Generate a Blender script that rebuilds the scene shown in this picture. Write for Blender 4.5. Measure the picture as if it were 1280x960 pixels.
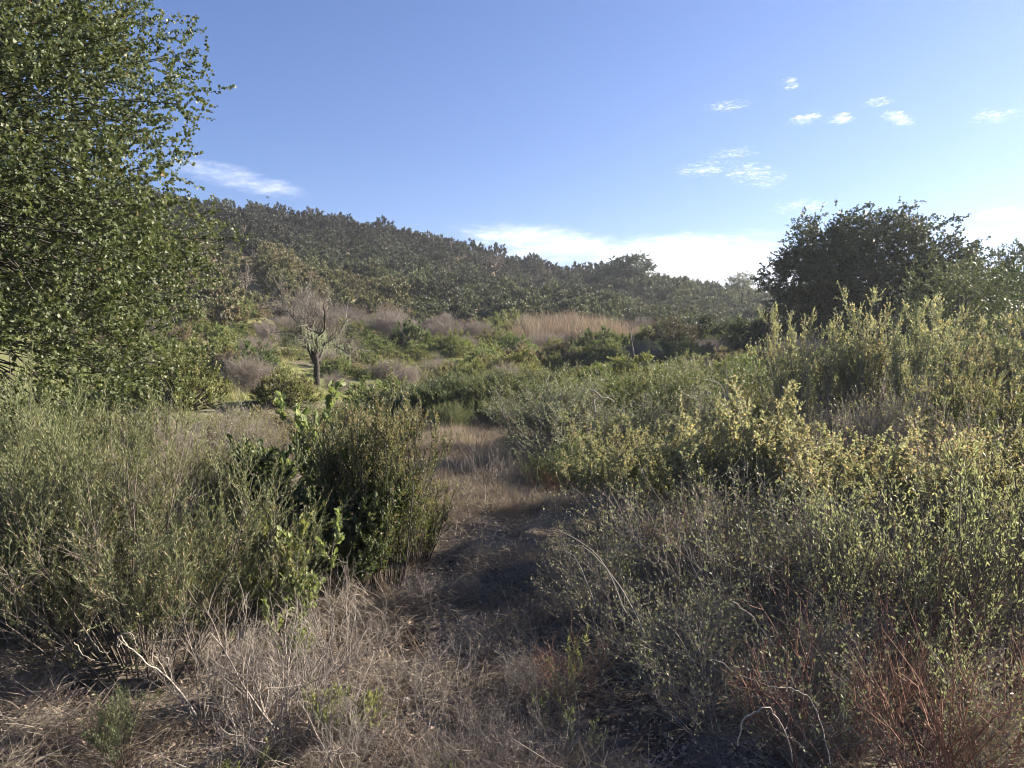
import bpy, math, random
import numpy as np
from mathutils import Vector, Matrix
R = math.radians
for o in list(bpy.data.objects): bpy.data.objects.remove(o)
sc = bpy.context.scene
COL = sc.collection

# ------------------------------------------------------------------ camera
EYE = 1.65
F = 933.0                       # focal length in pixels of the 1280 px wide photograph
PITCH = -math.atan(50 / F)
cam = bpy.data.cameras.new('camera')
cam_o = bpy.data.objects.new('camera', cam); COL.objects.link(cam_o)
cam.sensor_width = 36; cam.lens = 36 * F / 1280
cam.clip_start = 0.05; cam.clip_end = 9000
cam_o.location = (0, 0, EYE); cam_o.rotation_euler = (R(90) + PITCH, 0, 0)
sc.camera = cam_o

# ------------------------------------------------------------------ light
SUN_AZ, SUN_EL = 68.0, 24.0      # degrees to the right of the view, above the horizon
sc.view_settings.view_transform = 'Standard'
sc.view_settings.look = 'None'
sc.view_settings.gamma = 1.0
sc.view_settings.exposure = 1.9
sun = bpy.data.lights.new('sun', 'SUN'); sun.energy = 5.0; sun.angle = R(0.55); sun.color = (1.0, 0.89, 0.74)
sun_o = bpy.data.objects.new('sun', sun); COL.objects.link(sun_o)
sd = Vector((math.sin(R(SUN_AZ)) * math.cos(R(SUN_EL)), math.cos(R(SUN_AZ)) * math.cos(R(SUN_EL)), math.sin(R(SUN_EL))))
sun_o.rotation_euler = (-sd).to_track_quat('-Z', 'Y').to_euler()
sc.cycles.max_bounces = 8; sc.cycles.diffuse_bounces = 3; sc.cycles.transmission_bounces = 3
sc.cycles.transparent_max_bounces = 8
sc.cycles.use_denoising = True; sc.cycles.filter_width = 1.0

class NT:
    """small node helper"""
    def __init__(s, tree): s.t = tree; s.t.nodes.clear()
    def n(s, typ, **kw):
        nd = s.t.nodes.new(typ)
        for k, v in kw.items(): setattr(nd, k, v)
        return nd
    def link(s, a, b): s.t.links.new(a, b)
    def put(s, sock, v):
        if isinstance(v, bpy.types.NodeSocket): s.link(v, sock)
        elif isinstance(v, (tuple, list)) and len(v) == 3 and sock.type == 'RGBA': sock.default_value = (*v, 1)
        else: sock.default_value = v
    def math(s, op, a, b=0.0, c=None, clamp=False):
        nd = s.n('ShaderNodeMath', operation=op, use_clamp=clamp)
        s.put(nd.inputs[0], a); s.put(nd.inputs[1], b)
        if c is not None: s.put(nd.inputs[2], c)
        return nd.outputs[0]
    def mix(s, f, a, b, blend='MIX'):
        nd = s.n('ShaderNodeMix', data_type='RGBA', blend_type=blend)
        s.put(nd.inputs[0], f); s.put(nd.inputs[6], a); s.put(nd.inputs[7], b)
        return nd.outputs[2]
    def ramp(s, f, lo, hi, a=0.0, b=1.0):
        nd = s.n('ShaderNodeMapRange', interpolation_type='SMOOTHSTEP')
        s.put(nd.inputs[0], f); s.put(nd.inputs[1], lo); s.put(nd.inputs[2], hi); s.put(nd.inputs[3], a); s.put(nd.inputs[4], b)
        return nd.outputs[0]
    def noise(s, vec, scale, detail=3.0, rough=0.55):
        nd = s.n('ShaderNodeTexNoise'); s.put(nd.inputs['Vector'], vec)
        nd.inputs['Scale'].default_value = scale; nd.inputs['Detail'].default_value = detail; nd.inputs['Roughness'].default_value = rough
        return nd.outputs['Fac']

def az_el(px, py):
    a = math.atan((px - 640) / F)
    return math.degrees(a), math.degrees(math.atan((430 - py) / F * math.cos(a)))

def build_world():
    w = bpy.data.worlds.new('World'); sc.world = w; w.use_nodes = True
    t = NT(w.node_tree)
    sky = t.n('ShaderNodeTexSky', sky_type='NISHITA'); sky.sun_disc = False
    sky.sun_elevation = R(SUN_EL); sky.sun_rotation = R(SUN_AZ)
    sky.altitude = 200; sky.air_density = 1.0; sky.dust_density = 0.5; sky.ozone_density = 3.0
    skyc = t.mix(1.0, sky.outputs[0], (0.57, 0.68, 0.96), 'MULTIPLY')
    d = t.n('ShaderNodeTexCoord').outputs['Generated']
    sx = t.n('ShaderNodeSeparateXYZ'); t.link(d, sx.inputs[0])
    x, y, z = sx.outputs
    az = t.math('MULTIPLY', t.math('ARCTAN2', x, y), 57.2958)
    el = t.math('MULTIPLY', t.math('ARCSINE', z), 57.2958)
    cv = t.n('ShaderNodeCombineXYZ'); t.link(az, cv.inputs[0]); t.link(t.math('MULTIPLY', el, 3.6), cv.inputs[1])
    co = cv.outputs[0]
    n1 = t.noise(co, 0.16, 6, 0.6); n2 = t.noise(co, 0.9, 5, 0.65)
    nn = t.math('ADD', t.math('MULTIPLY', n1, 0.6), t.math('MULTIPLY', n2, 0.4))
    n4 = t.noise(co, 2.6, 5, 0.7)
    fine = t.math('ADD', t.math('MULTIPLY', n2, 0.45), t.math('MULTIPLY', n4, 0.55))
    def blob(a, e, ra, re, gain, tilt=0.0):
        dx = t.math('SUBTRACT', az, a); dy = t.math('SUBTRACT', el, e)
        if tilt: dy = t.math('SUBTRACT', dy, t.math('MULTIPLY', dx, tilt))
        q = t.math('ADD', t.math('POWER', t.math('ABSOLUTE', t.math('DIVIDE', dx, ra)), 2.0), t.math('POWER', t.math('ABSOLUTE', t.math('DIVIDE', dy, re)), 2.0))
        m = t.math('SUBTRACT', 1.0, q)                                # 1 in the middle, 0 on the rim
        m = t.math('ADD', t.math('MULTIPLY', m, gain if ra > 3 else gain * .55), t.math('MULTIPLY', t.math('SUBTRACT', nn if ra > 3 else fine, 0.5), 3.2 if ra > 3 else 4.6))
        inside = t.ramp(q, 3.0, .6)
        return t.math('MULTIPLY', t.ramp(m, 0.0, 2.6 if ra > 3 else 1.5), inside)
    spots = [(862, 348, 10.5, 3.5, 3.0, -0.03), (690, 308, 8.0, 1.7, 1.6, -0.12), (930, 300, 3.5, 0.8, 0.4, 0.0), (300, 226, 5.2, 0.9, 1.0, -0.16),
             (904, 138, 1.8, .5, 0.9, 0), (980, 112, 0.8, .6, 1.0, 0), (1000, 154, 1.4, .5, 1.1, .1), (1042, 154, 1.3, .55, 1.4, 0),
             (1088, 134, 1.1, .4, .9, 0), (1114, 153, 1.3, .6, 1.5, -.35), (1232, 150, 1.7, .6, .8, 0), (875, 214, 2.2, .7, .8, 0),
             (940, 222, 2.9, 1.1, .7, -.2), (915, 195, 2.2, .5, .5, 0), (1243, 270, 1.7, .6, 2.2, 0), (1215, 298, 1.8, .7, 1.2, 0), (1000, 260, 2.6, .7, .7, 0)]
    tot = None
    for (px, py, ra, re, g, ti) in spots:
        a, e = az_el(px, py)
        if ra < 3: ra *= .85; re *= .8
        b = blob(a, e, ra, re, g, ti)
        tot = b if tot is None else t.math('MAXIMUM', tot, b)
    # thin far cloud all round, low over the horizon
    low = t.math('MULTIPLY', t.ramp(el, 14, 4), t.ramp(n1, 0.5, 0.72, 0, 0.55))
    az_off = t.ramp(t.math('ABSOLUTE', az), 36, 46)
    tot = t.math('MAXIMUM', tot, t.math('MULTIPLY', low, az_off))
    # faint milky veil growing towards the horizon on the sun's side
    sunside = t.ramp(t.math('ABSOLUTE', t.math('SUBTRACT', az, SUN_AZ)), 75, 10)
    veil = t.math('MULTIPLY', t.math('MULTIPLY', sunside, t.ramp(el, 34, 2)), 0.15)
    skyc = t.mix(veil, skyc, (4.6, 5.4, 7.8))
    cc = t.mix(t.ramp(nn, .42, .6), (6.0, 6.7, 8.2), (9.4, 9.5, 9.8))
    c = t.mix(tot, skyc, cc)
    bg = t.n('ShaderNodeBackground'); t.link(c, bg.inputs[0]); bg.inputs[1].default_value = 0.05
    out = t.n('ShaderNodeOutputWorld'); t.link(bg.outputs[0], out.inputs[0])
build_world()

# ------------------------------------------------------------------ terrain
AZC = np.array([-34.4, -22.7, -14.4, -5.5, 3.7, 12.7, 18.4, 26.2, 34.4])
RC = np.array([0., 10, 15, 20, 30, 45, 60, 80, 105, 130, 155])
#        px      0    250  400  550  700  850  950 1100 1280    image row of the ground at each distance
T = {20: [503, 503, 504, 504, 504, 504, 504, 503, 498],
     30: [466, 469, 472, 471, 472, 473, 474, 474, 468],
     45: [425, 432, 440, 439, 440, 444, 447, 447, 442],
     60: [388, 400, 419, 416, 419, 426, 430, 430, 424],
     80: [342, 362, 388, 394, 397, 408, 416, 415, 405],
     105: [300, 322, 347, 364, 381, 397, 406, 403, 393],
     130: [265, 288, 317, 334, 357, 381, 398, 394, 383],
     155: [240, 262, 292, 306, 337, 368, 386, 382, 370]}
ETAB = np.zeros((len(RC), len(AZC)))       # slope = (430-row)/F
for i, r in enumerate(RC):
    for j in range(len(AZC)):
        ETAB[i, j] = 0 if r < 20 else (430 - T[int(r)][j]) / F
def _hash(ix, iy, s):
    h = (ix.astype(np.int64) * 374761393 + iy.astype(np.int64) * 668265263 + s * 982451653) & 0x7fffffff
    h = ((h ^ (h >> 13)) * 1274126177) & 0x7fffffff
    return ((h ^ (h >> 16)) & 0xffff) / 65535.0
def vnoise(x, y, s=0):
    ix = np.floor(x); iy = np.floor(y); fx = x - ix; fy = y - iy
    fx = fx * fx * (3 - 2 * fx); fy = fy * fy * (3 - 2 * fy)
    a = _hash(ix, iy, s); b = _hash(ix + 1, iy, s); c = _hash(ix, iy + 1, s); d = _hash(ix + 1, iy + 1, s)
    return (a * (1 - fx) + b * fx) * (1 - fy) + (c * (1 - fx) + d * fx) * fy - 0.5
def height(x, y):
    x = np.asarray(x, float); y = np.asarray(y, float)
    shp = np.broadcast(x, y).shape
    x = np.broadcast_to(x, shp).ravel(); y = np.broadcast_to(y, shp).ravel()
    r = np.hypot(x, y); az = np.degrees(np.arctan2(x, y))
    a = np.clip(az, AZC[0], AZC[-1]); rr = np.clip(r, 0, 155)
    j = np.clip(np.searchsorted(AZC, a, side='right') - 1, 0, len(AZC) - 2)
    f = (a - AZC[j]) / (AZC[j + 1] - AZC[j]); f = f * f * (3 - 2 * f) * .5 + f * .5
    i = np.clip(np.searchsorted(RC, rr, side='right') - 1, 0, len(RC) - 2)
    g = (rr - RC[i]) / (RC[i + 1] - RC[i])
    e = (ETAB[i, j] * (1 - f) + ETAB[i, j + 1] * f) * (1 - g) + (ETAB[i + 1, j] * (1 - f) + ETAB[i + 1, j + 1] * f) * g
    ca = np.cos(np.radians(np.clip(np.abs(az), 0, 60)))
    zfar = EYE + e * rr * ca
    w = np.clip((r - 14) / 12, 0, 1); w = w * w * (3 - 2 * w)      # flat near the camera
    z = zfar * w
    z = z * np.clip((125 - np.abs(az)) / 60, 0, 1)                   # nothing rises behind the camera
    z = z - np.clip(r - 155, 0, 600) * 0.10 * np.clip(z / 12, 0.1, 1)
    z = np.maximum(z, -12)
    # spurs and gullies of the hillside
    amp = np.clip((r - 45) / 60, 0, 1) * np.clip((240 - r) / 80, 0, 1)
    z = z + amp * (5.5 * vnoise(x / 34 + 3.1, y / 60 + 1.7, 5) + 2.2 * vnoise(x / 13, y / 17, 6))
    # the nearer spur running down from the left
    ax, ay, bx, by = -62.0, 120.0, -20.5, 76.0
    t = np.clip(((x - ax) * (bx - ax) + (y - ay) * (by - ay)) / ((bx - ax) ** 2 + (by - ay) ** 2), 0, 1)
    dd = np.hypot(x - ax - t * (bx - ax), y - ay - t * (by - ay))
    z = z + 4.0 * np.exp(-(dd / 11) ** 2) * (1 - .55 * t)
    # ground relief
    mid = np.clip((r - 6) / 20, 0, 1) * np.clip((120 - r) / 60, 0, 1)
    z = z + mid * (.55 * vnoise(x / 6, y / 6, 7))
    near = np.clip((60 - r) / 40, 0, 1)
    z = z + near * (.10 * vnoise(x / 1.3, y / 1.3, 8) + .17 * vnoise(x / .5, y / .5, 9) + .055 * vnoise(x / .17, y / .17, 10))
    return z.reshape(shp)
def H(x, y): return float(height(np.array([x]), np.array([y]))[0])
def gx(px, depth): return depth * (px - 640) / F

# ------------------------------------------------------------------ mesh helpers
class MB:
    """collects quads/tris in numpy arrays; one material index and one 0..1 value per face"""
    def __init__(s): s.V = []; s.Q = []; s.T = []; s.nv = 0
    def add(s, V, Fc, mat=0, val=None):
        V = np.asarray(V, np.float32).reshape(-1, 3); Fc = np.asarray(Fc, np.int64)
        if len(Fc) == 0: return
        val = np.full(len(Fc), .5) if val is None else np.broadcast_to(np.asarray(val, float), (len(Fc),))
        (s.Q if Fc.shape[1] == 4 else s.T).append((Fc + s.nv, np.full(len(Fc), mat), val))
        s.V.append(V); s.nv += len(V)
    def mesh(s, name, mats, smooth=False):
        me = bpy.data.meshes.new(name)
        V = np.concatenate(s.V); me.vertices.add(len(V)); me.vertices.foreach_set('co', V.ravel())
        L = []; st = []; tot = []; mi = []; va = []; pos = 0
        for grp, k in ((s.Q, 4), (s.T, 3)):
            for Fc, m, v in grp:
                L.append(Fc.ravel()); n = len(Fc); st.append(pos + np.arange(n) * k); tot.append(np.full(n, k)); pos += n * k
                mi.append(m); va.append(v)
        L = np.concatenate(L).astype(np.int32); st = np.concatenate(st).astype(np.int32); tot = np.concatenate(tot).astype(np.int32)
        me.loops.add(len(L)); me.loops.foreach_set('vertex_index', L)
        me.polygons.add(len(st)); me.polygons.foreach_set('loop_start', st); me.polygons.foreach_set('loop_total', tot)
        me.polygons.foreach_set('material_index', np.concatenate(mi).astype(np.int32))
        if smooth: me.polygons.foreach_set('use_smooth', np.ones(len(st), bool))
        at = me.attributes.new('val', 'FLOAT', 'FACE'); at.data.foreach_set('value', np.concatenate(va).astype(np.float32))
        for m in mats: me.materials.append(m)
        me.update(calc_edges=True)
        return me
def unit(a): return a / np.maximum(np.linalg.norm(a, axis=-1, keepdims=True), 1e-9)
def rdir(rng, n): return unit(rng.normal(size=(n, 3)))
def perp(d, rng=None):
    a = np.where(np.abs(d[..., 2:3]) < .9, np.array([0, 0, 1.]), np.array([1., 0, 0]))
    if rng is not None: a = a * .2 + rng.normal(size=d.shape)
    u = unit(np.cross(d, a)); return u, np.cross(d, u)
def grow(rng, P, D, L, K=5, up=0.0, wob=0.15, sag=0.0):
    """n branches as polylines (n,K,3)"""
    n = len(P); L = np.broadcast_to(L, (n,)); pts = np.zeros((n, K, 3)); pts[:, 0] = P; d = unit(np.asarray(D, float))
    for k in range(1, K):
        d = unit(d + np.array([0, 0, up / K]) + rng.normal(size=(n, 3)) * wob - np.array([0, 0, sag * k / K]))
        pts[:, k] = pts[:, k - 1] + d * (L / (K - 1))[:, None]
    return pts
def on(pts, t):
    n, K, _ = pts.shape; f = np.clip(t, 0, .9999) * (K - 1); i = f.astype(int); g = (f - i)[:, None]; ar = np.arange(n)
    a = pts[ar, i]; b = pts[ar, i + 1]
    return a * (1 - g) + b * g, unit(b - a)
def spawn(rng, pts, m, t0=.3, t1=1.0, ang=35, sd=10, upb=0.0):
    """m children on each polyline: start, direction, t"""
    P = np.repeat(pts, m, axis=0); t = t0 + (t1 - t0) * ((np.tile(np.arange(m), len(pts)) + rng.random(len(P))) / m)
    p, d = on(P, t); u, v = perp(d, rng); a = np.radians(rng.normal(ang, sd, len(P)))[:, None]; ph = rng.random(len(P))[:, None] * 6.283
    dd = d * np.cos(a) + (u * np.cos(ph) + v * np.sin(ph)) * np.sin(a); dd[:, 2] += upb
    return p, unit(dd), t
def tubes(mb, pts, r0, r1, sides=3, mat=0, val=None, rng=None):
    n, K, _ = pts.shape
    r0 = np.broadcast_to(r0, (n,)); r1 = np.broadcast_to(r1, (n,))
    d = np.gradient(pts, axis=1); d = unit(d); u, v = perp(d[:, 0]); 
    rad = (r0[:, None] * (1 - np.linspace(0, 1, K)) + r1[:, None] * np.linspace(0, 1, K))
    th = np.arange(sides) * 2 * math.pi / sides
    ring = u[:, None, None] * np.cos(th)[None, None, :, None] + v[:, None, None] * np.sin(th)[None, None, :, None]
    ring = ring - (ring * d[:, :, None]).sum(-1, keepdims=True) * d[:, :, None]
    V = pts[:, :, None] + unit(ring) * rad[:, :, None, None]
    idx = np.arange(n * K * sides).reshape(n, K, sides)
    a = idx[:, :-1]; b = idx[:, 1:]
    Fc = np.stack([a, np.roll(a, -1, 2), np.roll(b, -1, 2), b], -1).reshape(-1, 4)
    if val is None and rng is not None: val = np.repeat(rng.random(n), (K - 1) * sides)
    mb.add(V, Fc, mat, val)
def leaves(mb, rng, P, D, L, w, mat=0, val=None, fold=0.25, upn=0.35, hexa=False, nb=None, nbr=.75):
    """one small folded blade per point; L length, w width as a share of it"""
    n = len(P); L = np.broadcast_to(L, (n,)) * rng.uniform(.65, 1.25, n); D = unit(D)
    nr = unit(rng.normal(size=(n, 3)) * (1 if nb is None else nbr) + np.array([0, 0, upn]) + (0 if nb is None else nb))
    s = unit(np.cross(D, nr)); nr = np.cross(s, D)
    Lc = L[:, None]; W = Lc * w * .5
    if hexa:
        b = P; tip = P + D * Lc - nr * Lc * .12
        l1 = P + D * Lc * .35 + s * W + nr * W * fold; l2 = P + D * Lc * .75 + s * W * .75 + nr * W * fold * .5
        r1 = P + D * Lc * .35 - s * W + nr * W * fold; r2 = P + D * Lc * .75 - s * W * .75 + nr * W * fold * .5
        V = np.stack([b, l1, l2, tip, r2, r1], 1); i = np.arange(n)[:, None] * 6
        Fc = np.concatenate([i + np.array([0, 1, 2, 3]), i + np.array([0, 3, 4, 5])])
        val = rng.random(n) if val is None else val
        mb.add(V, Fc, mat, np.concatenate([val, val]))
    else:
        l = P + D * Lc * .45 + s * W + nr * W * fold; r = P + D * Lc * .45 - s * W + nr * W * fold
        V = np.stack([P, l, P + D * Lc, r], 1)
        mb.add(V, np.arange(n * 4).reshape(n, 4), mat, rng.random(n) if val is None else val)
def leaf_on(mb, rng, tw, per, t0, L, w, ang=50, mat=0, val=None, upb=0.0, sd=15, **kw):
    if per <= 0: return
    p, d, t = spawn(rng, tw, per, t0, 1.0, ang, sd, upb)
    leaves(mb, rng, p, d, L, w, mat, val, **kw)

# ------------------------------------------------------------------ materials
MATS = {}
def leaf_mat(name, a, b, trans=0.3, rough=0.55, spec=0.3, dead=None, dead_at=0.9, tcol=(1.25, 1.3, .8), var=0.35, loc=0.0, locc=(1, 1, 1)):
    if name in MATS: return MATS[name]
    m = bpy.data.materials.new(name); m.use_nodes = True; t = NT(m.node_tree)
    v = t.n('ShaderNodeAttribute', attribute_name='val').outputs['Fac']
    oi = t.n('ShaderNodeObjectInfo')
    c = t.mix(v, a, b)
    if dead: c = t.mix(t.ramp(v, dead_at, dead_at + .02), c, dead)
    hs = t.n('ShaderNodeHueSaturation')
    t.link(c, hs.inputs['Color'])
    hs.inputs['Saturation'].default_value = 1.0
    t.link(t.math('ADD', t.math('MULTIPLY', oi.outputs['Random'], .05), .475), hs.inputs['Hue'])
    t.link(t.math('ADD', t.math('MULTIPLY', t.math('FRACT', t.math('MULTIPLY', oi.outputs['Random'], 7.13)), var), 1 - var / 2), hs.inputs['Value'])
    c = hs.outputs[0]
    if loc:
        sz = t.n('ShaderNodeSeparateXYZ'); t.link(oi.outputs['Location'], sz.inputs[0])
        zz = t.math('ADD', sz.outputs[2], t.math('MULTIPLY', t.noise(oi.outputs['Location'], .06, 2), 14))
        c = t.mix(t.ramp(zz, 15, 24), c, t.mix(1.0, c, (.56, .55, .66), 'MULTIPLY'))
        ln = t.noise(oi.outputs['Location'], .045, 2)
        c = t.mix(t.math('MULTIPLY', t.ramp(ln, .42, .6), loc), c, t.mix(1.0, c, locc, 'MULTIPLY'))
    p = t.n('ShaderNodeBsdfPrincipled'); t.link(c, p.inputs['Base Color']); p.inputs['Roughness'].default_value = rough
    p.inputs['Specular IOR Level'].default_value = spec
    tr = t.n('ShaderNodeBsdfTranslucent'); t.link(t.mix(1.0, c, tcol, 'MULTIPLY'), tr.inputs[0])
    mx = t.n('ShaderNodeMixShader'); mx.inputs[0].default_value = trans
    t.link(p.outputs[0], mx.inputs[1]); t.link(tr.outputs[0], mx.inputs[2])
    o = t.n('ShaderNodeOutputMaterial'); t.link(mx.outputs[0], o.inputs[0])
    MATS[name] = m; return m
def bark_mat(name, a, b, scale=30, rough=.85):
    if name in MATS: return MATS[name]
    m = bpy.data.materials.new(name); m.use_nodes = True; t = NT(m.node_tree)
    v = t.n('ShaderNodeAttribute', attribute_name='val').outputs['Fac']
    n = t.noise(t.n('ShaderNodeTexCoord').outputs['Object'], scale, 4)
    c = t.mix(t.math('ADD', t.math('MULTIPLY', v, .6), t.math('MULTIPLY', t.ramp(n, .35, .65), .4)), a, b)
    p = t.n('ShaderNodeBsdfPrincipled'); t.link(c, p.inputs['Base Color']); p.inputs['Roughness'].default_value = rough
    p.inputs['Specular IOR Level'].default_value = .2
    bp = t.n('ShaderNodeBump'); bp.inputs['Strength'].default_value = .5; bp.inputs['Distance'].default_value = .01; t.link(n, bp.inputs['Height']); t.link(bp.outputs[0], p.inputs['Normal'])
    o = t.n('ShaderNodeOutputMaterial'); t.link(p.outputs[0], o.inputs[0])
    MATS[name] = m; return m

OAK = leaf_mat('live_oak_leaf', (.04, .062, .026), (.145, .17, .078), .3, .5, .3, dead=(.25, .16, .08), dead_at=.965)
OAKF = leaf_mat('far_oak_leaf', (.035, .05, .022), (.08, .10, .04), .2, .45, .4, dead=(.12, .09, .04), dead_at=.95)
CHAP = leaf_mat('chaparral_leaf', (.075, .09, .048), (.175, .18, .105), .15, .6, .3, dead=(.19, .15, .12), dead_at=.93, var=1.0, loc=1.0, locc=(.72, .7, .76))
CHAPO = leaf_mat('olive_chaparral_leaf', (.11, .11, .055), (.26, .24, .14), .18, .6, .3, dead=(.23, .17, .11), dead_at=.88, var=.5)
COY = leaf_mat('coyote_brush_leaf', (.12, .135, .075), (.25, .26, .165), .35, .55, .3, dead=(.36, .29, .15), dead_at=.8)
COYT = leaf_mat('yellow_tip_leaf', (.19, .195, .125), (.365, .35, .25), .42, .6, .2, dead=(.38, .29, .19), dead_at=.78)
COYD = leaf_mat('dark_coyote_leaf', (.06, .085, .03), (.17, .2, .08), .3, .55, .3, dead=(.25, .2, .11), dead_at=.88)
SAGE = leaf_mat('sagebrush_leaf', (.068, .088, .04), (.20, .215, .115), .25, .6, .2, dead=(.3, .24, .15), dead_at=.85)
SAGET = leaf_mat('sagebrush_tip_leaf', (.10, .118, .055), (.24, .25, .135), .3, .6, .2)
GREYG = leaf_mat('grey_green_leaf', (.13, .145, .09), (.28, .29, .19), .3, .6, .2, dead=(.28, .24, .17), dead_at=.8)
BRIGHT = leaf_mat('bright_green_leaf', (.14, .165, .065), (.28, .30, .15), .4, .55, .25)
LANCE = leaf_mat('lance_leaf', (.14, .155, .09), (.33, .335, .22), .42, .45, .35)
IVY = leaf_mat('dark_glossy_leaf', (.045, .058, .028), (.11, .13, .06), .25, .5, .25)
MIDG = leaf_mat('valley_shrub_leaf', (.12, .145, .05), (.25, .27, .11), .3, .6, .25, dead=(.3, .24, .14), dead_at=.86, var=.5)
MIDR = leaf_mat('rusty_shrub_leaf', (.16, .13, .09), (.29, .23, .165), .25, .7, .15, var=.3)
DRYP = leaf_mat('cream_grass_blade', (.18, .155, .125), (.42, .37, .295), .3, .6, .2, tcol=(1.2, 1.1, .9))
DRY = leaf_mat('dry_grass_blade', (.145, .125, .105), (.35, .305, .25), .3, .6, .2, tcol=(1.2, 1.1, .9))
DRYR = leaf_mat('reddish_dry_stalk', (.17, .14, .105), (.31, .25, .185), .3, .6, .2, tcol=(1.2, 1.1, .9))
GREEN = leaf_mat('green_grass_blade', (.12, .18, .04), (.30, .36, .11), .4, .5, .3)
LICHEN = leaf_mat('pale_lichen', (.26, .3, .2), (.42, .46, .33), .3, .8, .1)
LITTER = leaf_mat('leaf_litter', (.16, .11, .075), (.42, .33, .24), .1, .7, .2)
OBARK = bark_mat('oak_bark', (.035, .03, .027), (.09, .08, .07), 12)
STEM = bark_mat('brown_stem', (.07, .06, .05), (.17, .145, .12))
STEMG = bark_mat('grey_stem', (.13, .115, .10), (.33, .29, .25))
STEMP = bark_mat('pale_stem', (.24, .21, .17), (.44, .39, .32))
STEMR = bark_mat('red_stem', (.2, .11, .08), (.40, .235, .165))
STEMK = bark_mat('pinkish_twig', (.17, .145, .13), (.31, .265, .23))
STEMGN = bark_mat('green_twig', (.14, .16, .09), (.27, .28, .17))

def ground_mat():
    m = bpy.data.materials.new('ground'); m.use_nodes = True; t = NT(m.node_tree)
    pos = t.n('ShaderNodeNewGeometry').outputs['Position']
    sx = t.n('ShaderNodeSeparateXYZ'); t.link(pos, sx.inputs[0])
    n1 = t.noise(pos, 1.1, 5); n2 = t.noise(pos, 14, 6, .7); n3 = t.noise(pos, .12, 4); n4 = t.noise(pos, 60, 4, .7)
    soil = t.mix(t.ramp(n2, .35, .65), (.05, .04, .034), (.13, .105, .085))
    thatch = t.mix(t.ramp(n4, .3, .7), (.10, .085, .07), (.27, .23, .18))
    c = t.mix(t.ramp(n1, .42, .56), soil, thatch)
    green = t.mix(t.ramp(n2, .3, .7), (.11, .13, .045), (.27, .27, .12))
    r = t.n('ShaderNodeVectorMath', operation='LENGTH'); t.link(pos, r.inputs[0])
    far = t.ramp(r.outputs['Value'], 11, 22)
    c = t.mix(t.math('MULTIPLY', far, t.ramp(n3, .35, .55)), c, green)
    hill = t.ramp(r.outputs['Value'], 62, 90)
    hc = t.mix(t.ramp(n3, .4, .6), (.12, .10, .06), (.24, .18, .12))
    c = t.mix(hill, c, hc)
    p = t.n('ShaderNodeBsdfPrincipled'); t.link(c, p.inputs['Base Color']); p.inputs['Roughness'].default_value = .95; p.inputs['Specular IOR Level'].default_value = .1
    b = t.n('ShaderNodeBump'); b.inputs['Strength'].default_value = .8; b.inputs['Distance'].default_value = .03; t.link(n2, b.inputs['Height']); t.link(b.outputs[0], p.inputs['Normal'])
    o = t.n('ShaderNodeOutputMaterial'); t.link(p.outputs[0], o.inputs[0]); return m

def build_ground():
    rs = [0.0, .4]; 
    while rs[-1] < 420: rs.append(rs[-1] * 1.021 + .004)
    rs += [520, 700, 1000, 1600, 2600, 4000, 6000]; rs = np.array(rs[1:])
    az = np.radians(np.concatenate([np.arange(-78, -42, 1.5), np.arange(-42, 42, .6), np.arange(42, 78, 1.5), np.arange(78, 282, 4.0)]))
    A, Rr = np.meshgrid(az, rs); x = Rr * np.sin(A); y = Rr * np.cos(A); z = height(x, y)
    V = np.stack([x, y, z], -1).reshape(-1, 3); nr, na = A.shape
    i = np.arange(nr * na).reshape(nr, na); a = i[:-1]; b = i[1:]
    Fc = np.stack([a, b, np.roll(b, -1, 1), np.roll(a, -1, 1)], -1).reshape(-1, 4)
    mb = MB(); mb.add(V, Fc)
    c = np.concatenate([V[:na], [[0, 0, H(0, 0)]]]); j = np.arange(na)
    mb.add(c, np.stack([j, np.roll(j, -1), np.full(na, na)], -1))
    o = bpy.data.objects.new('ground', mb.mesh('ground', [ground_mat()], True)); COL.objects.link(o); o['kind'] = 'structure'
build_ground()

# ------------------------------------------------------------------ object helpers
def props(o, label=None, cat=None, group=None, kind=None):
    if label: o['label'] = label
    if cat: o['category'] = cat
    if group: o['group'] = group
    if kind: o['kind'] = kind
    return o
def place(name, label, cat, parts, loc, rz=0.0, s=1.0, group=None, tilt=(0, 0)):
    """a thing: an Empty with its parts (name, mesh, material override)"""
    sc3 = (s, s, s) if not isinstance(s, tuple) else s
    r = bpy.data.objects.new(name, None); COL.objects.link(r); r.location = loc; r.rotation_euler = (tilt[0], tilt[1], rz); r.scale = sc3
    r.empty_display_size = .1
    props(r, label, cat, group)
    for p in parts:
        c = bpy.data.objects.new(p[0], p[1]); COL.objects.link(c); c.parent = r
        if len(p) > 2 and p[2]:
            c.material_slots[0].link = 'OBJECT'; c.material_slots[0].material = p[2]
    return r
def single(name, label, cat, me, loc, rz=0.0, s=1.0, group=None, mat=None):
    o = bpy.data.objects.new(name, me); COL.objects.link(o); o.location = loc; o.rotation_euler = (0, 0, rz)
    o.scale = (s, s, s) if not isinstance(s, tuple) else s
    if mat: o.material_slots[0].link = 'OBJECT'; o.material_slots[0].material = mat
    return props(o, label, cat, group)

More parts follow.
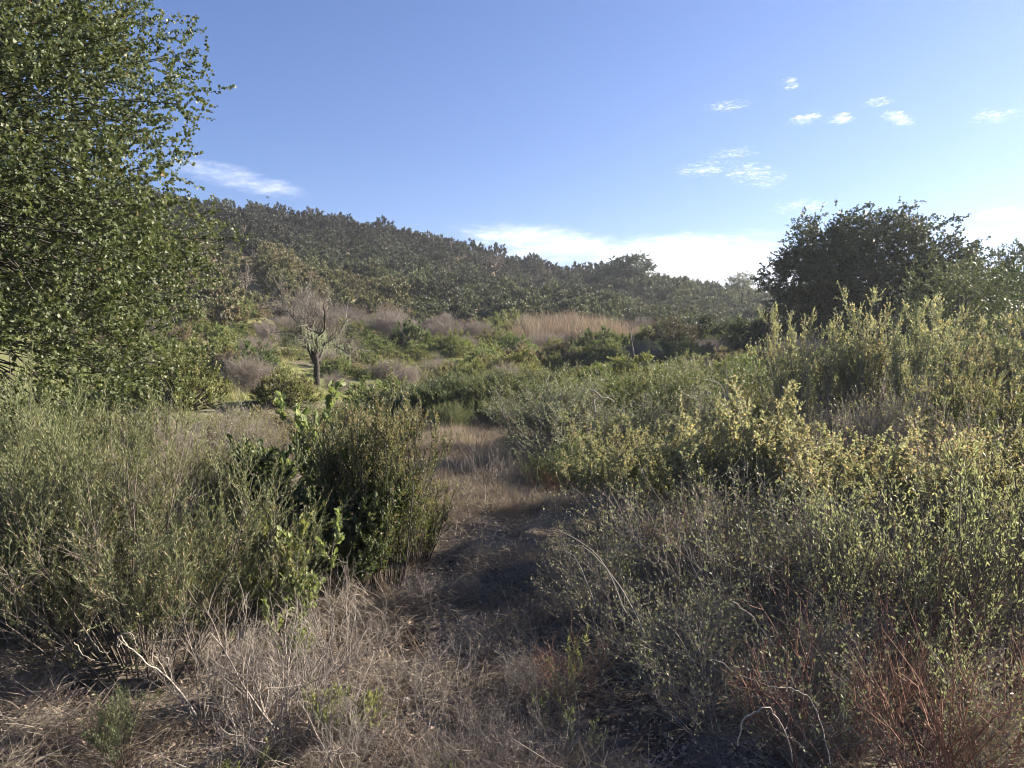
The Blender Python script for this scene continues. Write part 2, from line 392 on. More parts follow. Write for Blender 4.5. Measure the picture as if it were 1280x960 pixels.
# ------------------------------------------------------------------ plant builders (return list of parts)
def stems_from(rng, n, base, spread, L, K=6, up=.5, wob=.08, cone=1.0):
    k = max(3, n // 6); ca = rng.random(k) * 6.283; cq = np.sqrt(rng.random(k)); cl = rng.uniform(.72, 1.08, k); pick = rng.integers(0, k, n)
    a = ca[pick] + rng.normal(0, .3, n); q = np.clip(cq[pick] + rng.normal(0, .12, n), .02, 1)
    P = np.stack([np.cos(a) * q * base, np.sin(a) * q * base, np.full(n, -.03)], 1)
    th = np.radians(spread) * q ** cone * rng.uniform(.7, 1.15, n); a2 = a + rng.normal(0, .15, n)
    D = np.stack([np.cos(a2) * np.sin(th), np.sin(a2) * np.sin(th), np.cos(th)], 1)
    Ls = L * cl[pick] * rng.uniform(.78, 1.05, n) * (1 - .12 * q)
    return grow(rng, P, D, Ls, K, up, wob), Ls
def brush(seed, h=1.3, n=34, base=.16, spread=38, m2=6, m3=5, leaf=.014, lw=.5, per3=14, per2=10, smat=STEM, lmat=COY, tmat=COYT,
          tip=.35, sr=.006, l2=.38, l3=.13, a2=24, a3=30, t2=.35, t3=.25, hexa=False, lang=45, lo=0.0):
    """upright many-stemmed brush; leaves on the outer twigs, tips in a second material"""
    rng = np.random.default_rng(seed); st = MB(); fo = MB()
    s1, L1 = stems_from(rng, n, base, spread, h)
    tubes(st, s1, sr * rng.uniform(.7, 1.3, n), sr * .35, 4, rng=rng)
    p, d, t = spawn(rng, s1, m2, t2, 1, a2, 8, .25)
    s2 = grow(rng, p, d, h * l2 * (1.15 - .65 * t) * rng.uniform(.6, 1.2, len(p)), 4, .4, .1)
    tubes(st, s2, sr * .42, sr * .16, 3, rng=rng)
    p, d, t = spawn(rng, s2, m3, t3, 1, a3, 10, .2)
    s3 = grow(rng, p, d, h * l3 * rng.uniform(.5, 1.3, len(p)), 3, .3, .1)
    tubes(st, s3, sr * .2, sr * .1, 3, rng=rng)
    kp = s3[:, -1, 2] > h * lo * rng.uniform(.6, 1.2, len(s3)); s3 = s3[kp]; s2 = s2[s2[:, -1, 2] > h * lo * rng.uniform(.6, 1.2, len(s2))]
    top = s3[:, -1, 2] > h * (1 - tip) * rng.uniform(.75, 1.15, len(s3))
    leaf_on(fo, rng, s3[~top], per3, .1, leaf, lw, lang, 0, upb=.15, hexa=hexa)
    leaf_on(fo, rng, s3[top], int(per3 * 1.3), .05, leaf * .95, lw, lang - 8, 1, upb=.3, hexa=hexa)
    leaf_on(fo, rng, s2, per2, .3, leaf, lw, lang, 0, hexa=hexa)
    return [('stems', st.mesh('brush_stems', [smat])), ('foliage', fo.mesh('brush_foliage', [lmat, tmat]))]
def bare(seed, h=1.0, n=14, base=.1, spread=42, m2=5, m3=5, m4=0, smat=STEMG, sr=.006, wob=.13, l2=.45, l3=.22, leaf=0, lmat=GREYG, per=3, a2=38, up=.5, lw=.4, sag=0):
    """leafless or nearly leafless twiggy shrub"""
    rng = np.random.default_rng(seed); st = MB(); fo = MB()
    s1, L1 = stems_from(rng, n, base, spread, h, 8, up, wob)
    tubes(st, s1, sr * rng.uniform(.6, 1.3, n), sr * .4, 4, rng=rng)
    last = s1
    p, d, t = spawn(rng, s1, m2, .25, .97, a2, 12, .15)
    s2 = grow(rng, p, d, h * l2 * (1.2 - .7 * t) * rng.uniform(.5, 1.2, len(p)), 5, .35, wob, sag); tubes(st, s2, sr * .5, sr * .22, 3, rng=rng)
    p, d, t = spawn(rng, s2, m3, .2, .97, a2 + 4, 12, .1)
    s3 = grow(rng, p, d, h * l3 * rng.uniform(.4, 1.2, len(p)), 3, .2, wob); tubes(st, s3, sr * .28, sr * .12, 3, rng=rng); last = s3
    if m4:
        p, d, t = spawn(rng, s3, m4, .2, .97, 40, 12)
        s4 = grow(rng, p, d, h * l3 * .5 * rng.uniform(.4, 1.2, len(p)), 3, .1, wob); tubes(st, s4, sr * .16, sr * .1, 3, rng=rng); last = s4
    parts = [('stems', st.mesh('bare_stems', [smat]))]
    if leaf:
        leaf_on(fo, rng, last, per, .1, leaf, lw, 45, 0, upb=.1); parts.append(('foliage', fo.mesh('sparse_foliage', [lmat])))
    return parts
def mound(seed, r=1.0, h=1.1, ncl=90, tw=7, per=9, leaf=.05, lw=.45, lmat=MIDG, smat=STEM, rough=.22, upright=.4, twl=.22, one=False, core=True):
    """rounded bush: twig clumps spread over an uneven dome"""
    rng = np.random.default_rng(seed); st = MB(); fo = MB() if not one else st
    u = rdir(rng, ncl); u[:, 2] = np.abs(u[:, 2]) * 1.0
    ph = rng.random(6) * 6.28
    lump = 1 + rough * (np.sin(u[:, 0] * 5 + ph[0]) * np.sin(u[:, 1] * 5 + ph[1]) + .6 * np.sin(u[:, 0] * 11 + ph[2]) + .6 * np.sin(u[:, 1] * 10 + ph[3])) * .8
    q = rng.uniform(.45, 1, ncl) ** .5 * lump
    C = u * np.array([r, r, h]) * q[:, None] * .82; C[:, 2] += h * .04
    A = np.zeros((ncl, 3)); A[:, :2] = C[:, :2] * .12; A[:, 2] = -.05
    mid = (A + C) / 2; mid[:, :2] *= .75
    tt = np.linspace(0, 1, 4)[None, :, None]
    st1 = A[:, None] * (1 - tt) ** 2 + 2 * mid[:, None] * tt * (1 - tt) + C[:, None] * tt ** 2
    tubes(st, st1, .012 * r + .004, .005 * r, 3, rng=rng, mat=1 if one else 0)
    P = np.repeat(C, tw, 0); out = unit(C * np.array([1, 1, 1.2])); D = unit(np.repeat(out, tw, 0) + rng.normal(size=P.shape) * .55 + np.array([0, 0, upright]))
    t3 = grow(rng, P - D * .03, D, twl * rng.uniform(.5, 1.3, len(P)), 3, .3, .12)
    if not one: tubes(st, t3, .003, .0015, 3, rng=rng)
    cv = np.repeat(np.repeat(rng.random(ncl), tw), per)
    leaf_on(fo, rng, t3, per, .0, leaf, lw, 42, 0, val=np.clip(cv * .5 + rng.random(len(cv)) * .5, 0, 1), upb=.15, nb=np.repeat(np.repeat(out, tw, 0), per, 0), nbr=.42 if one else .7)
    if one: return [('bush', st.mesh('bush', [lmat, smat]))]
    return [('stems', st.mesh('mound_stems', [smat])), ('foliage', fo.mesh('mound_foliage', [lmat]))]

def tree(seed, lobes, ncl, base, trunk_r, tw=14, per=14, twl=.45, leaf=.035, lw=.55, lmat=OAK, hexa=False, nprim=7, trunks=1, shell=.55, keep=None, bark=OBARK, cl_r=.3, droop=0.0, dens=None):
    """lobes: (cx,cy,cz, rx,ry,rz) ellipsoids of crown, relative to the base at the origin"""
    rng = np.random.default_rng(seed); tk = MB(); fo = MB(); lb = MB()
    lobes = np.array(lobes, float); vol = lobes[:, 3] * lobes[:, 4] * lobes[:, 5]; vol = vol ** .75
    C = []; O = []
    while len(C) < ncl:
        k = rng.choice(len(lobes), p=vol / vol.sum()); u = rdir(rng, 1)[0]
        q = rng.uniform(shell, 1) ** .6 * (1 + .16 * math.sin(u[0] * 7 + k) * math.sin(u[1] * 6 + u[2] * 8 + k * 2) + .06 * rng.normal())
        c = lobes[k, :3] + u * lobes[k, 3:] * q
        if c[2] < .15: continue
        if keep is not None and not keep(c, rng): continue
        C.append(c); O.append(u)
    C = np.array(C); O = np.array(O)
    # trunk(s)
    ctr = (lobes[:, :3] * vol[:, None]).sum(0) / vol.sum()
    tips = C[rng.choice(len(C), nprim * trunks, replace=False)] * .35 + np.array([*ctr[:2], ctr[2]]) * .65
    prim = []
    for i in range(nprim * trunks):
        b0 = np.array([rng.normal(0, .12) * trunk_r * 3, rng.normal(0, .12) * trunk_r * 3, -.1]); f = np.array([tips[i][0] * .15, tips[i][1] * .15, ctr[2] * rng.uniform(.28, .45)])
        tt = np.linspace(0, 1, 9)[:, None]
        c1 = f; c2 = (f + tips[i]) / 2 + rng.normal(size=3) * .25
        prim.append(b0 * (1 - tt) ** 3 + 3 * c1 * tt * (1 - tt) ** 2 + 3 * c2 * tt ** 2 * (1 - tt) + tips[i] * tt ** 3)
    prim = np.array(prim); tubes(tk, prim, trunk_r * rng.uniform(.6, 1, len(prim)), trunk_r * .22, 8, rng=rng)
    nodes = prim[:, 4:].reshape(-1, 3)
    dist = np.linalg.norm(C[:, None] - nodes[None], axis=-1) + rng.random((len(C), len(nodes))) * .6
    A = nodes[dist.argmin(1)]; mid = (A + C) / 2 + rng.normal(size=C.shape) * .15 * np.linalg.norm(C - A, axis=1)[:, None]; mid[:, 2] += .1
    tt = np.linspace(0, 1, 6)[None, :, None]
    tubes(lb, A[:, None] * (1 - tt) ** 2 + 2 * mid[:, None] * tt * (1 - tt) + C[:, None] * tt ** 2, trunk_r * .05, trunk_r * .015, 3, rng=rng)
    P = np.repeat(C, tw, 0) + rng.normal(size=(ncl * tw, 3)) * cl_r * .5
    D = unit(np.repeat(O, tw, 0) * .8 + rng.normal(size=P.shape) * .75 + np.array([0, 0, .1 - droop]))
    t1 = grow(rng, P, D, twl * rng.uniform(.5, 1.4, len(P)), 4, .1, .16)
    if twl > .3 and leaf < .05: tubes(lb, t1[:, [0, 3]], .004, .002, 3, rng=rng)
    cv = np.repeat(np.repeat(rng.random(ncl), tw), per)
    leaf_on(fo, rng, t1, per, .05, leaf, lw, 50, 0, val=np.clip(cv * .35 + rng.random(len(cv)) * .66, 0, 1), hexa=hexa, nb=np.repeat(np.repeat(O, tw, 0), per, 0) * .45)
    return [('trunk', tk.mesh('trunk', [bark], True)), ('limbs', lb.mesh('limbs', [bark])), ('crown', fo.mesh('crown', [lmat]))]

# geometry-node scatter: ONE object of kind stuff, variants of a small mesh set out on given points
def scatter(name, label, protos, P, rz, s, cat=None, lean=0.0, seed=0):
    rng = np.random.default_rng(seed); n = len(P)
    me = bpy.data.meshes.new(name); me.vertices.add(n); me.vertices.foreach_set('co', np.asarray(P, np.float32).ravel())
    rot = np.stack([rng.normal(0, 1, n) * lean, rng.normal(0, 1, n) * lean, rz], 1).astype(np.float32)
    a = me.attributes.new('rot', 'FLOAT_VECTOR', 'POINT'); a.data.foreach_set('vector', rot.ravel())
    a = me.attributes.new('scl', 'FLOAT', 'POINT'); a.data.foreach_set('value', np.asarray(s, np.float32))
    a = me.attributes.new('pick', 'INT', 'POINT'); a.data.foreach_set('value', rng.integers(0, len(protos), n).astype(np.int32))
    o = bpy.data.objects.new(name, me); COL.objects.link(o); props(o, label, cat or name.replace('_', ' '), kind='stuff')
    g = bpy.data.node_groups.new(name + '_nodes', 'GeometryNodeTree')
    g.interface.new_socket('Geometry', in_out='INPUT', socket_type='NodeSocketGeometry'); g.interface.new_socket('Geometry', in_out='OUTPUT', socket_type='NodeSocketGeometry')
    gi = g.nodes.new('NodeGroupInput'); go = g.nodes.new('NodeGroupOutput'); ip = g.nodes.new('GeometryNodeInstanceOnPoints'); jn = g.nodes.new('GeometryNodeJoinGeometry')
    for pm in protos:
        po = bpy.data.objects.new(pm.name + '_source', pm)          # never linked to the scene: only its mesh is read
        oi = g.nodes.new('GeometryNodeObjectInfo'); oi.inputs['Object'].default_value = po
        ti = g.nodes.new('GeometryNodeGeometryToInstance'); g.links.new(oi.outputs['Geometry'], ti.inputs[0]); g.links.new(ti.outputs[0], jn.inputs[0])
    def at(nm, dt):
        x = g.nodes.new('GeometryNodeInputNamedAttribute'); x.data_type = dt; x.inputs['Name'].default_value = nm; return x.outputs[0]
    g.links.new(gi.outputs[0], ip.inputs['Points']); g.links.new(jn.outputs[0], ip.inputs['Instance'])
    ip.inputs['Pick Instance'].default_value = True
    g.links.new(at('pick', 'INT'), ip.inputs['Instance Index']); g.links.new(at('rot', 'FLOAT_VECTOR'), ip.inputs['Rotation']); g.links.new(at('scl', 'FLOAT'), ip.inputs['Scale'])
    g.links.new(ip.outputs[0], go.inputs[0])
    md = o.modifiers.new('scatter', 'NODES'); md.node_group = g
    return o
def blades(name, seed, n, h, rad, w, mat, lean=25, curl=.6, K=4, sd=12, flat=False):
    rng = np.random.default_rng(seed); a = rng.random(n) * 6.283; q = np.sqrt(rng.random(n)) * rad
    P = np.stack([np.cos(a) * q, np.sin(a) * q, np.full(n, -.01) if not flat else rng.random(n) * .03], 1)
    th = np.radians(np.abs(rng.normal(lean, sd, n))); b = rng.random(n) * 6.283
    D = np.stack([np.cos(b) * np.sin(th), np.sin(b) * np.sin(th), np.cos(th)], 1)
    pts = grow(rng, P, D, h * rng.uniform(.45, 1.15, n), K, 0, .12, curl)
    if flat: pts[:, :, 2] = np.maximum(pts[:, :, 2], .0)
    d = unit(np.gradient(pts, axis=1)); s, _ = perp(d[:, 0], rng); wd = w * rng.uniform(.6, 1.3, n)[:, None, None] * np.linspace(1, .25, K)[None, :, None] * .5
    V = np.stack([pts - s[:, None] * wd, pts + s[:, None] * wd], 2); i = np.arange(n * K * 2).reshape(n, K, 2)
    Fc = np.stack([i[:, :-1, 0], i[:, :-1, 1], i[:, 1:, 1], i[:, 1:, 0]], -1).reshape(-1, 4)
    mb = MB(); mb.add(V, Fc, 0, np.repeat(rng.random(n), K - 1)); return mb.mesh(name, [mat])

# ================================================================== THE PLACE
rnd = random.Random(4)
RG = np.random.default_rng(11)

def region(n, r0, r1, a0, a1, rng, power=1.0):
    """points on the ground between two distances and two directions"""
    u = rng.random(n) ** power; r = np.sqrt(r0 ** 2 + u * (r1 ** 2 - r0 ** 2)) if power == 1 else r0 + u * (r1 - r0)
    a = np.radians(rng.uniform(a0, a1, n)); x = r * np.sin(a); y = r * np.cos(a); return x, y
def spaced(n, d, r0, r1, a0, a1, seed, tries=12, reject=None, power=1.0):
    """dart throwing with a cell hash: points at least d(r) apart"""
    rng = np.random.default_rng(seed); x, y = region(n * tries, r0, r1, a0, a1, rng, power); cell = {}; out = []
    for X, Y in zip(x, y):
        i, j = int(X // d), int(Y // d); ok = True
        for a in (i - 1, i, i + 1):
            for b in (j - 1, j, j + 1):
                for (u, v) in cell.get((a, b), ()):
                    if (u - X) ** 2 + (v - Y) ** 2 < d * d: ok = False; break
                if not ok: break
            if not ok: break
        if ok and not (reject and reject(X, Y)):
            cell.setdefault((i, j), []).append((X, Y)); out.append((X, Y))
            if len(out) >= n: break
    return np.array(out)

LAND = [(250, 'behind the live oak crown'), (345, 'between live oak and lichen tree'), (450, 'behind the bare lichen tree'), (540, 'right of the bare lichen tree'), (640, 'left of the red grass patch'),
        (735, 'by the left half of the red grass'), (810, 'by the right half of the red grass'), (880, 'around the russet bush'), (960, 'left of the spreading oak'), (1100, 'around the spreading oak'), (9999, 'right of the spreading oak')]
def landmark(px): return next(t for a, t in LAND if px < a)
def pxof(X, Y): return 640 + F * X / Y
# ---- hillside chaparral: the nearest 300 as bushes of their own, the rest one mass
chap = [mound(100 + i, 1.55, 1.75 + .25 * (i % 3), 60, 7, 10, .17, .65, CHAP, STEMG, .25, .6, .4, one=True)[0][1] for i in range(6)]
chap_bare = [mound(110 + i, 1.1, 1.4, 34, 6, 5, .13, .3, leaf_mat('bare_chaparral_twig', (.15, .12, .10), (.27, .22, .19), .1, .8, .1), STEMG, .3, .9, .5, one=True)[0][1] for i in range(2)]
def foot(az): return np.interp(az, [-60, -35, -23, -14, -5, 4, 13, 20, 35, 60], [48, 48, 60, 70, 70, 80, 72, 56, 52, 52])
hx = spaced(4300, 2.25, 46, 172, -52, 50, 21, 4, lambda X, Y: math.hypot(X, Y) < foot(math.degrees(math.atan2(X, Y))) + rnd.gauss(0, 3))
hz = height(hx[:, 0], hx[:, 1]); hr = np.hypot(hx[:, 0], hx[:, 1]); haz = np.degrees(np.arctan2(hx[:, 0], hx[:, 1]))
inview = np.abs(haz) < 36
order = np.argsort(np.where(inview & (haz > -25), hr, 9999)); ind = order[:290]; rest = order[290:]
for k in ind:
    x, y = hx[k]; b = rnd.random() < .07
    olive = (haz[k] < -8 and hr[k] < 92)
    single('chaparral_bush', ('olive' if olive and not b else 'bare greyish' if b else 'dark grey-green') + ' chaparral bush of the hill foot ' + landmark(pxof(x, y)), 'bush',
           rnd.choice(chap_bare if b else chap), (x, y, hz[k] - .08), rnd.uniform(0, 6.3), rnd.uniform(.7, 1.35), 'chaparral bushes at the hill foot ' + landmark(pxof(x, y)), CHAPO if olive and not b else None)
hs = RG.uniform(.85, 1.7, len(hx))
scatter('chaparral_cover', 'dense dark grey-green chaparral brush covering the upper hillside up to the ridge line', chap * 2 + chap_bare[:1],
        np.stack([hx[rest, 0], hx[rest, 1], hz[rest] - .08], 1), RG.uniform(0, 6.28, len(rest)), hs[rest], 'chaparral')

# ---- ridge and background trees
def at(px, depth): x = gx(px, depth); return (x, depth, H(x, depth))
tl = tree(201, [(0, 0, 2.6, 3.1, 2.8, 2.1), (.9, 0, 3.6, 1.9, 1.8, 1.5), (-1.2, .2, 3.1, 1.8, 1.8, 1.4)], 160, None, .22, 9, 13, .5, .2, .6, OAKF, cl_r=.5)
place('round_oak_tree', 'round dark tree standing alone on the ridge line left of the white cloud bank', 'tree', tl, (lambda q: (q[0], q[1], q[2] - .6))(at(786, 138)), 0, (1.5, 1.5, 1.35))
t2 = tree(202, [(0, 0, 3.6, 2.4, 2.2, 2.2), (.6, 0, 4.8, 1.5, 1.5, 1.3)], 90, None, .2, 8, 10, .5, .17, .55, leaf_mat('pale_far_leaf', (.12, .14, .10), (.22, .24, .17), .3), cl_r=.5)
place('pale_tree', 'small pale grey-green tree on the skyline just left of the big dark oak', 'tree', t2, at(925, 128), .5, 1.15)
oak_lobes = [(-4.6, 0, 4.4, 2.6, 2.8, 2.2), (-3.2, 0, 6.3, 2.8, 3, 2.2), (-.8, 0, 6.9, 2.4, 2.6, 1.9), (1.6, 0, 6.2, 2.4, 2.8, 2.3), (3.2, 0, 6.7, 2.0, 2.4, 1.8),
             (4.6, 0, 5.2, 2.0, 2.6, 2.0), (5.2, -.4, 3.6, 1.9, 2.4, 1.7), (-5.2, 0, 3.0, 1.4, 2, 1.2), (3.4, .5, 3.4, 1.8, 2.0, 1.5), (-2.6, 1.2, 3.6, 1.6, 1.8, 1.4)]
oak_lobes += [(0, -.8, 4.3, 3.2, 1.6, 1.5), (-3, -.8, 3.2, 2.8, 1.6, 1.5), (3, -.8, 4.6, 2.4, 1.6, 1.6), (.6, 0, 7.3, 2.6, 2.4, 1.4), (-3.6, 0, 7.2, 1.8, 2, 1.2)]
oak_lobes = [(a * .84, b, c, d * .92, e, f) for a, b, c, d, e, f in oak_lobes]
big = tree(203, oak_lobes, 480, None, .26, 17, 15, .5, .135, .7, OAKF, nprim=5, trunks=2, shell=.35, cl_r=.55)
place('spreading_oak_tree', 'big dark spreading oak with sky showing between its limbs, right of the ridge', 'tree', big, at(1092, 40), 0, (.93, .93, .88))
r3 = tree(204, [(0, 0, 2.4, 2.4, 2.2, 1.9), (1.6, 0, 2.0, 1.8, 2, 1.5)], 120, None, .16, 12, 14, .45, .10, .65, leaf_mat('grey_oak_leaf', (.06, .08, .04), (.15, .17, .08), .25), shell=.4, cl_r=.5)
place('small_oak_tree', 'small lighter green tree tucked under the right side of the spreading oak', 'tree', r3, at(1190, 31), 1.0, 1.0)
r4 = tree(205, [(0, 0, 3.2, 3.0, 2.6, 2.4), (2.4, 0, 3.0, 2.4, 2.4, 2.2)], 150, None, .2, 12, 14, .5, .12, .65, OAKF, shell=.4, cl_r=.5)
place('dark_oak_tree', 'dark bushy tree behind and right of the spreading oak at the photo edge', 'tree', r4, at(1275, 46), 2.0, 1.05)
# dark thicket under the oak
thick = [mound(120 + i, 1.5, 2.0, 150, 9, 10, .11, .6, OAKF, OBARK, .25, .4, .35) for i in range(3)]
for i, (px, dp, s, lb) in enumerate([(882, 52, 1.1, 'leftmost bush of the dark thicket running left from the spreading oak'), (905, 47, 1.05, 'second bush from the left in the dark thicket by the oak'),
        (932, 44, 1.1, 'dark bush below the small pale skyline tree'), (958, 41, 1.15, 'dark bush at the left foot of the spreading oak'), (988, 38, 1.15, 'dark bush under the left limbs of the spreading oak'),
        (1020, 37, 1.0, 'dark bush before the left trunk of the spreading oak'), (1056, 37, 1.1, 'dark bush before the middle of the spreading oak'), (1100, 37, 1.05, 'dark bush right of the spreading oak trunks'),
        (1140, 36, 1.1, 'dark bush under the right limbs of the spreading oak'), (1215, 38, 1.2, 'dark bush between the spreading oak and the photo edge'), (970, 33, .8, 'low dark bush in front of the thicket left of the oak')]):
    place('thicket_bush', lb, 'bush', thick[i % 3], at(px, dp), rnd.uniform(0, 6.3), s, 'dark bushes of the thicket below the spreading oak')
place('russet_bush', 'dark reddish-brown rounded bush in the valley right of the red grass patch', 'bush',
      mound(130, 1.9, 2.3, 240, 9, 9, .07, .55, leaf_mat('russet_leaf', (.07, .06, .04), (.17, .13, .09), .2), STEM, .2, .3, .35), at(838, 44), 0, 1.05)

# ---- bare lichen-hung tree
def lichen_tree():
    rng = np.random.default_rng(301); tk = MB(); tw = MB(); li = MB()
    s0 = grow(rng, np.array([[0, 0, -.1]]), np.array([[.05, 0, 1.]]), [1.5], 6, 0, .06); tubes(tk, s0, .13, .095, 9, rng=rng)
    b = s0[0, -1]; n1 = 7; a1 = np.arange(n1) * 6.283 / n1 + rng.normal(0, .3, n1); th = np.radians(rng.uniform(12, 62, n1))
    s1 = grow(rng, np.tile(b, (n1, 1)) - np.array([0, 0, 1.]) * rng.random((n1, 1)) * .5, np.stack([np.cos(a1) * np.sin(th), np.sin(a1) * np.sin(th), np.cos(th)], 1), rng.uniform(1.7, 2.4, n1), 9, .25, .2); tubes(tk, s1, .065, .02, 7, rng=rng)
    p, d, t = spawn(rng, s1, 8, .25, 1, 50, 12, .1); s2 = grow(rng, p, d, 1.1 * rng.uniform(.6, 1.1, len(p)), 7, .35, .18); tubes(tk, s2, .035, .014, 5, rng=rng)
    p, d, t = spawn(rng, s2, 8, .2, 1, 42, 12, .2); s3 = grow(rng, p, d, .75 * rng.uniform(.5, 1.2, len(p)), 5, .3, .18); tubes(tw, s3, .012, .005, 3, rng=rng)
    p, d, t = spawn(rng, s3, 5, .2, 1, 40, 12, .1); s4 = grow(rng, p, d, .4 * rng.uniform(.5, 1.2, len(p)), 3, .2, .2); tubes(tw, s4, .006, .003, 3, rng=rng)
    low = s2[s2[:, :, 2].mean(1) < 2.4]
    p, _, _ = spawn(rng, low, 16, .2, 1); dn = np.tile([0, 0, -1.], (len(p), 1)) + rng.normal(size=(len(p), 3)) * .12
    hg = grow(rng, p, dn, .5 * rng.uniform(.3, 1.2, len(p)), 4, 0, .08); tubes(li, hg, .007, .002, 3, rng=rng)
    pl, _, _ = spawn(rng, hg, 3, .1, 1); leaves(li, rng, pl, np.tile([0, 0, -1.], (len(pl), 1)) + rng.normal(size=(len(pl), 3)) * .4, .06, .35)
    return [('trunk', tk.mesh('trunk', [OBARK], True)), ('twigs', tw.mesh('twigs', [bark_mat('grey_twig', (.14, .12, .105), (.27, .24, .21))])), ('lichen', li.mesh('lichen', [LICHEN]))]
place('bare_tree', 'small bare tree with grey twigs and pale lichen hanging around its dark trunk', 'tree', lichen_tree(), at(395, 27), 0, .95)

# ---- valley shrubs
midp = [mound(140 + i, 1.0, .9 + .12 * (i % 3), 150, 8, 10, .056, .52, MIDG, STEM, .25, .5, .22) for i in range(5)]
twg = [bare(150 + i, 1.5, 26, .2, 46, 7, 6, 4, STEMK, .010, .12, .42, .25) for i in range(2)]
VG = 'green shrubs scattered over the valley floor'
named = [  # px, depth, kind, scale, label
    (310, 33, 'twig', 1.1, 'bare pinkish shrub at the right edge of the left oak crown'),
    (345, 25.5, 'dark', .75, 'dark low shrub left of the bare lichen tree trunk'),
    (318, 25, 'dark', .6, 'small dark shrub at the far left of the clearing'),
    (372, 24.5, 'rust', .6, 'brownish shrub just left of the lichen tree trunk'),
    (425, 31, 'green', .9, 'green shrub right behind the lichen tree'),
    (475, 52, 'twig', 2.1, 'large bare pinkish-tan thicket right of the lichen tree, at the hill foot'),
    (420, 56, 'twig', 2.4, 'tall bare pinkish thicket above the lichen tree crown'),
    (498, 50, 'twig', 1.7, 'low bare tan thicket at the hill foot, right of the large pinkish one'),
    (560, 50, 'twig', 1.5, 'bare tan shrub at the hill foot above the round green shrub'),
    (590, 52, 'twig', 1.4, 'bare tan shrub left of the red grass patch'),
    (612, 36, 'green', 1.3, 'tallest round green shrub in the middle of the valley'),
    (515, 28, 'green', .75, 'rounded green shrub beside the brown twigs right of the lichen tree'),
    (545, 29, 'twig', .8, 'brown twiggy shrub right of the rounded green shrub'),
    (480, 28, 'twig', .85, 'low brown twiggy shrub with dark shade below it, right of the clearing'),
    (590, 24, 'green', .85, 'bright topped green shrub below the middle of the valley'),
    (630, 27, 'green', .9, 'wide green shrub in the middle of the valley'),
    (660, 30, 'green', .8, 'green shrub right of the wide valley shrub'),
    (690, 33, 'green', .85, 'green shrub behind the left edge of the grey brush thicket'),
    (570, 40, 'green', .9, 'flat topped green shrub behind the round one'),
    (520, 38, 'green', .9, 'green shrub in the valley below the bare tan thicket'),
    (540, 44, 'green', .8, 'small green shrub below the bare tan shrubs'),
    (730, 38, 'green', .9, 'green shrub below the red grass patch'),
    (765, 40, 'green', .9, 'green shrub below the right end of the red grass patch'),
    (800, 36, 'twig', 1.0, 'bare twiggy shrub below the russet bush'),
    (880, 40, 'rust', 1.0, 'tan shrub right of the russet bush'),
    (905, 38, 'rust', .9, 'tan low shrub before the dark thicket'),
    (455, 36, 'green', .9, 'green shrub right of the lichen tree crown'),
    (645, 44, 'green', .9, 'green shrub left below the red grass patch')]
kinds = {'green': (midp, 'rounded_shrub', None), 'dark': (midp, 'rounded_shrub', COYD), 'rust': (midp, 'rusty_shrub', MIDR), 'twig': (twg, 'bare_shrub', None)}
occ = []
for i, (px, dp, k, s, lb) in enumerate(named):
    pr, nm, mt = kinds[k]; parts = pr[i % len(pr)]
    parts = [(a, b, mt if a == 'foliage' else None) for a, b in parts]
    p = at(px, dp); occ.append((p[0], p[1], s)); place(nm, lb, 'shrub', parts, (p[0], p[1], p[2] - .05), rnd.uniform(0, 6.3), s if k != 'twig' else (s, s, s * .8))
def busy(X, Y):
    az = math.degrees(math.atan2(X, Y)); r = math.hypot(X, Y)
    if r > foot(az) + 1: return True
    if 22 < Y < 31 and -19 < az < -9: return True                # the grassy clearing
    if 51 < Y < 77 and 0 < az < 9.5: return rnd.random() < .6                  # the red grass patch
    return any((X - a) ** 2 + (Y - b) ** 2 < (1.0 * c) ** 2 for a, b, c in occ)
for (X, Y) in spaced(262, 1.6, 16.5, 68, -30, 36, 31, 6, busy):
    u = rnd.random(); k = 'green' if u < .66 else 'rust' if u < .78 else 'twig' if u < .88 else 'dark'
    pr, nm, mt = kinds[k]; parts = [(a, b, mt if a == 'foliage' else None) for a, b in rnd.choice(pr)]
    zone = 'far valley' if Y > 42 else 'mid valley' if Y > 27 else 'near valley'
    s = rnd.uniform(.62, 1.1) * (1 + (Y - 16) / 75)
    ss = s if k != 'twig' else s * .8; ss = (ss * rnd.uniform(.85, 1.45), ss * rnd.uniform(.8, 1.2), ss * rnd.uniform(.65, 1.1))
    place(nm, {'green': 'green', 'rust': 'rust-brown', 'twig': 'bare tan', 'dark': 'dark green'}[k] + ' shrub of the ' + zone + ', ' + landmark(pxof(X, Y)), 'shrub', parts, (X, Y, H(X, Y) - .05), rnd.uniform(0, 6.3), ss,
          {'green': 'green', 'rust': 'rust-brown', 'twig': 'bare tan', 'dark': 'dark green'}[k] + ' shrubs at the ' + zone + ' ' + landmark(pxof(X, Y)))

# ---- grass masses
dry = [blades('dry_tuft', 400 + i, 34, .26, .09, .0035, DRY, 24, .5) for i in range(4)]
mat_ = [blades('matted_grass', 410 + i, 44, .13, .10, .0028, DRY, 66, .25, sd=9, flat=True) for i in range(4)]
grn = [blades('green_tuft', 420 + i, 26, .11, .07, .004, GREEN, 30, .5) for i in range(3)]
def kill(x, y, f):
    m = f(x, y); return x[m], y[m]
def scat(name, label, protos, n, r0, r1, a0, a1, smin, smax, seed, mask=None, power=1.0, lean=.12, cat=None):
    rng = np.random.default_rng(seed); x, y = region(n, r0, r1, a0, a1, rng, power)
    if mask is not None:
        m = mask(x, y, rng); x, y = x[m], y[m]
    z = height(x, y) - .005
    return scatter(name, label, protos, np.stack([x, y, z], 1), rng.uniform(0, 6.28, len(x)), rng.uniform(smin, smax, len(x)), cat, lean, seed)
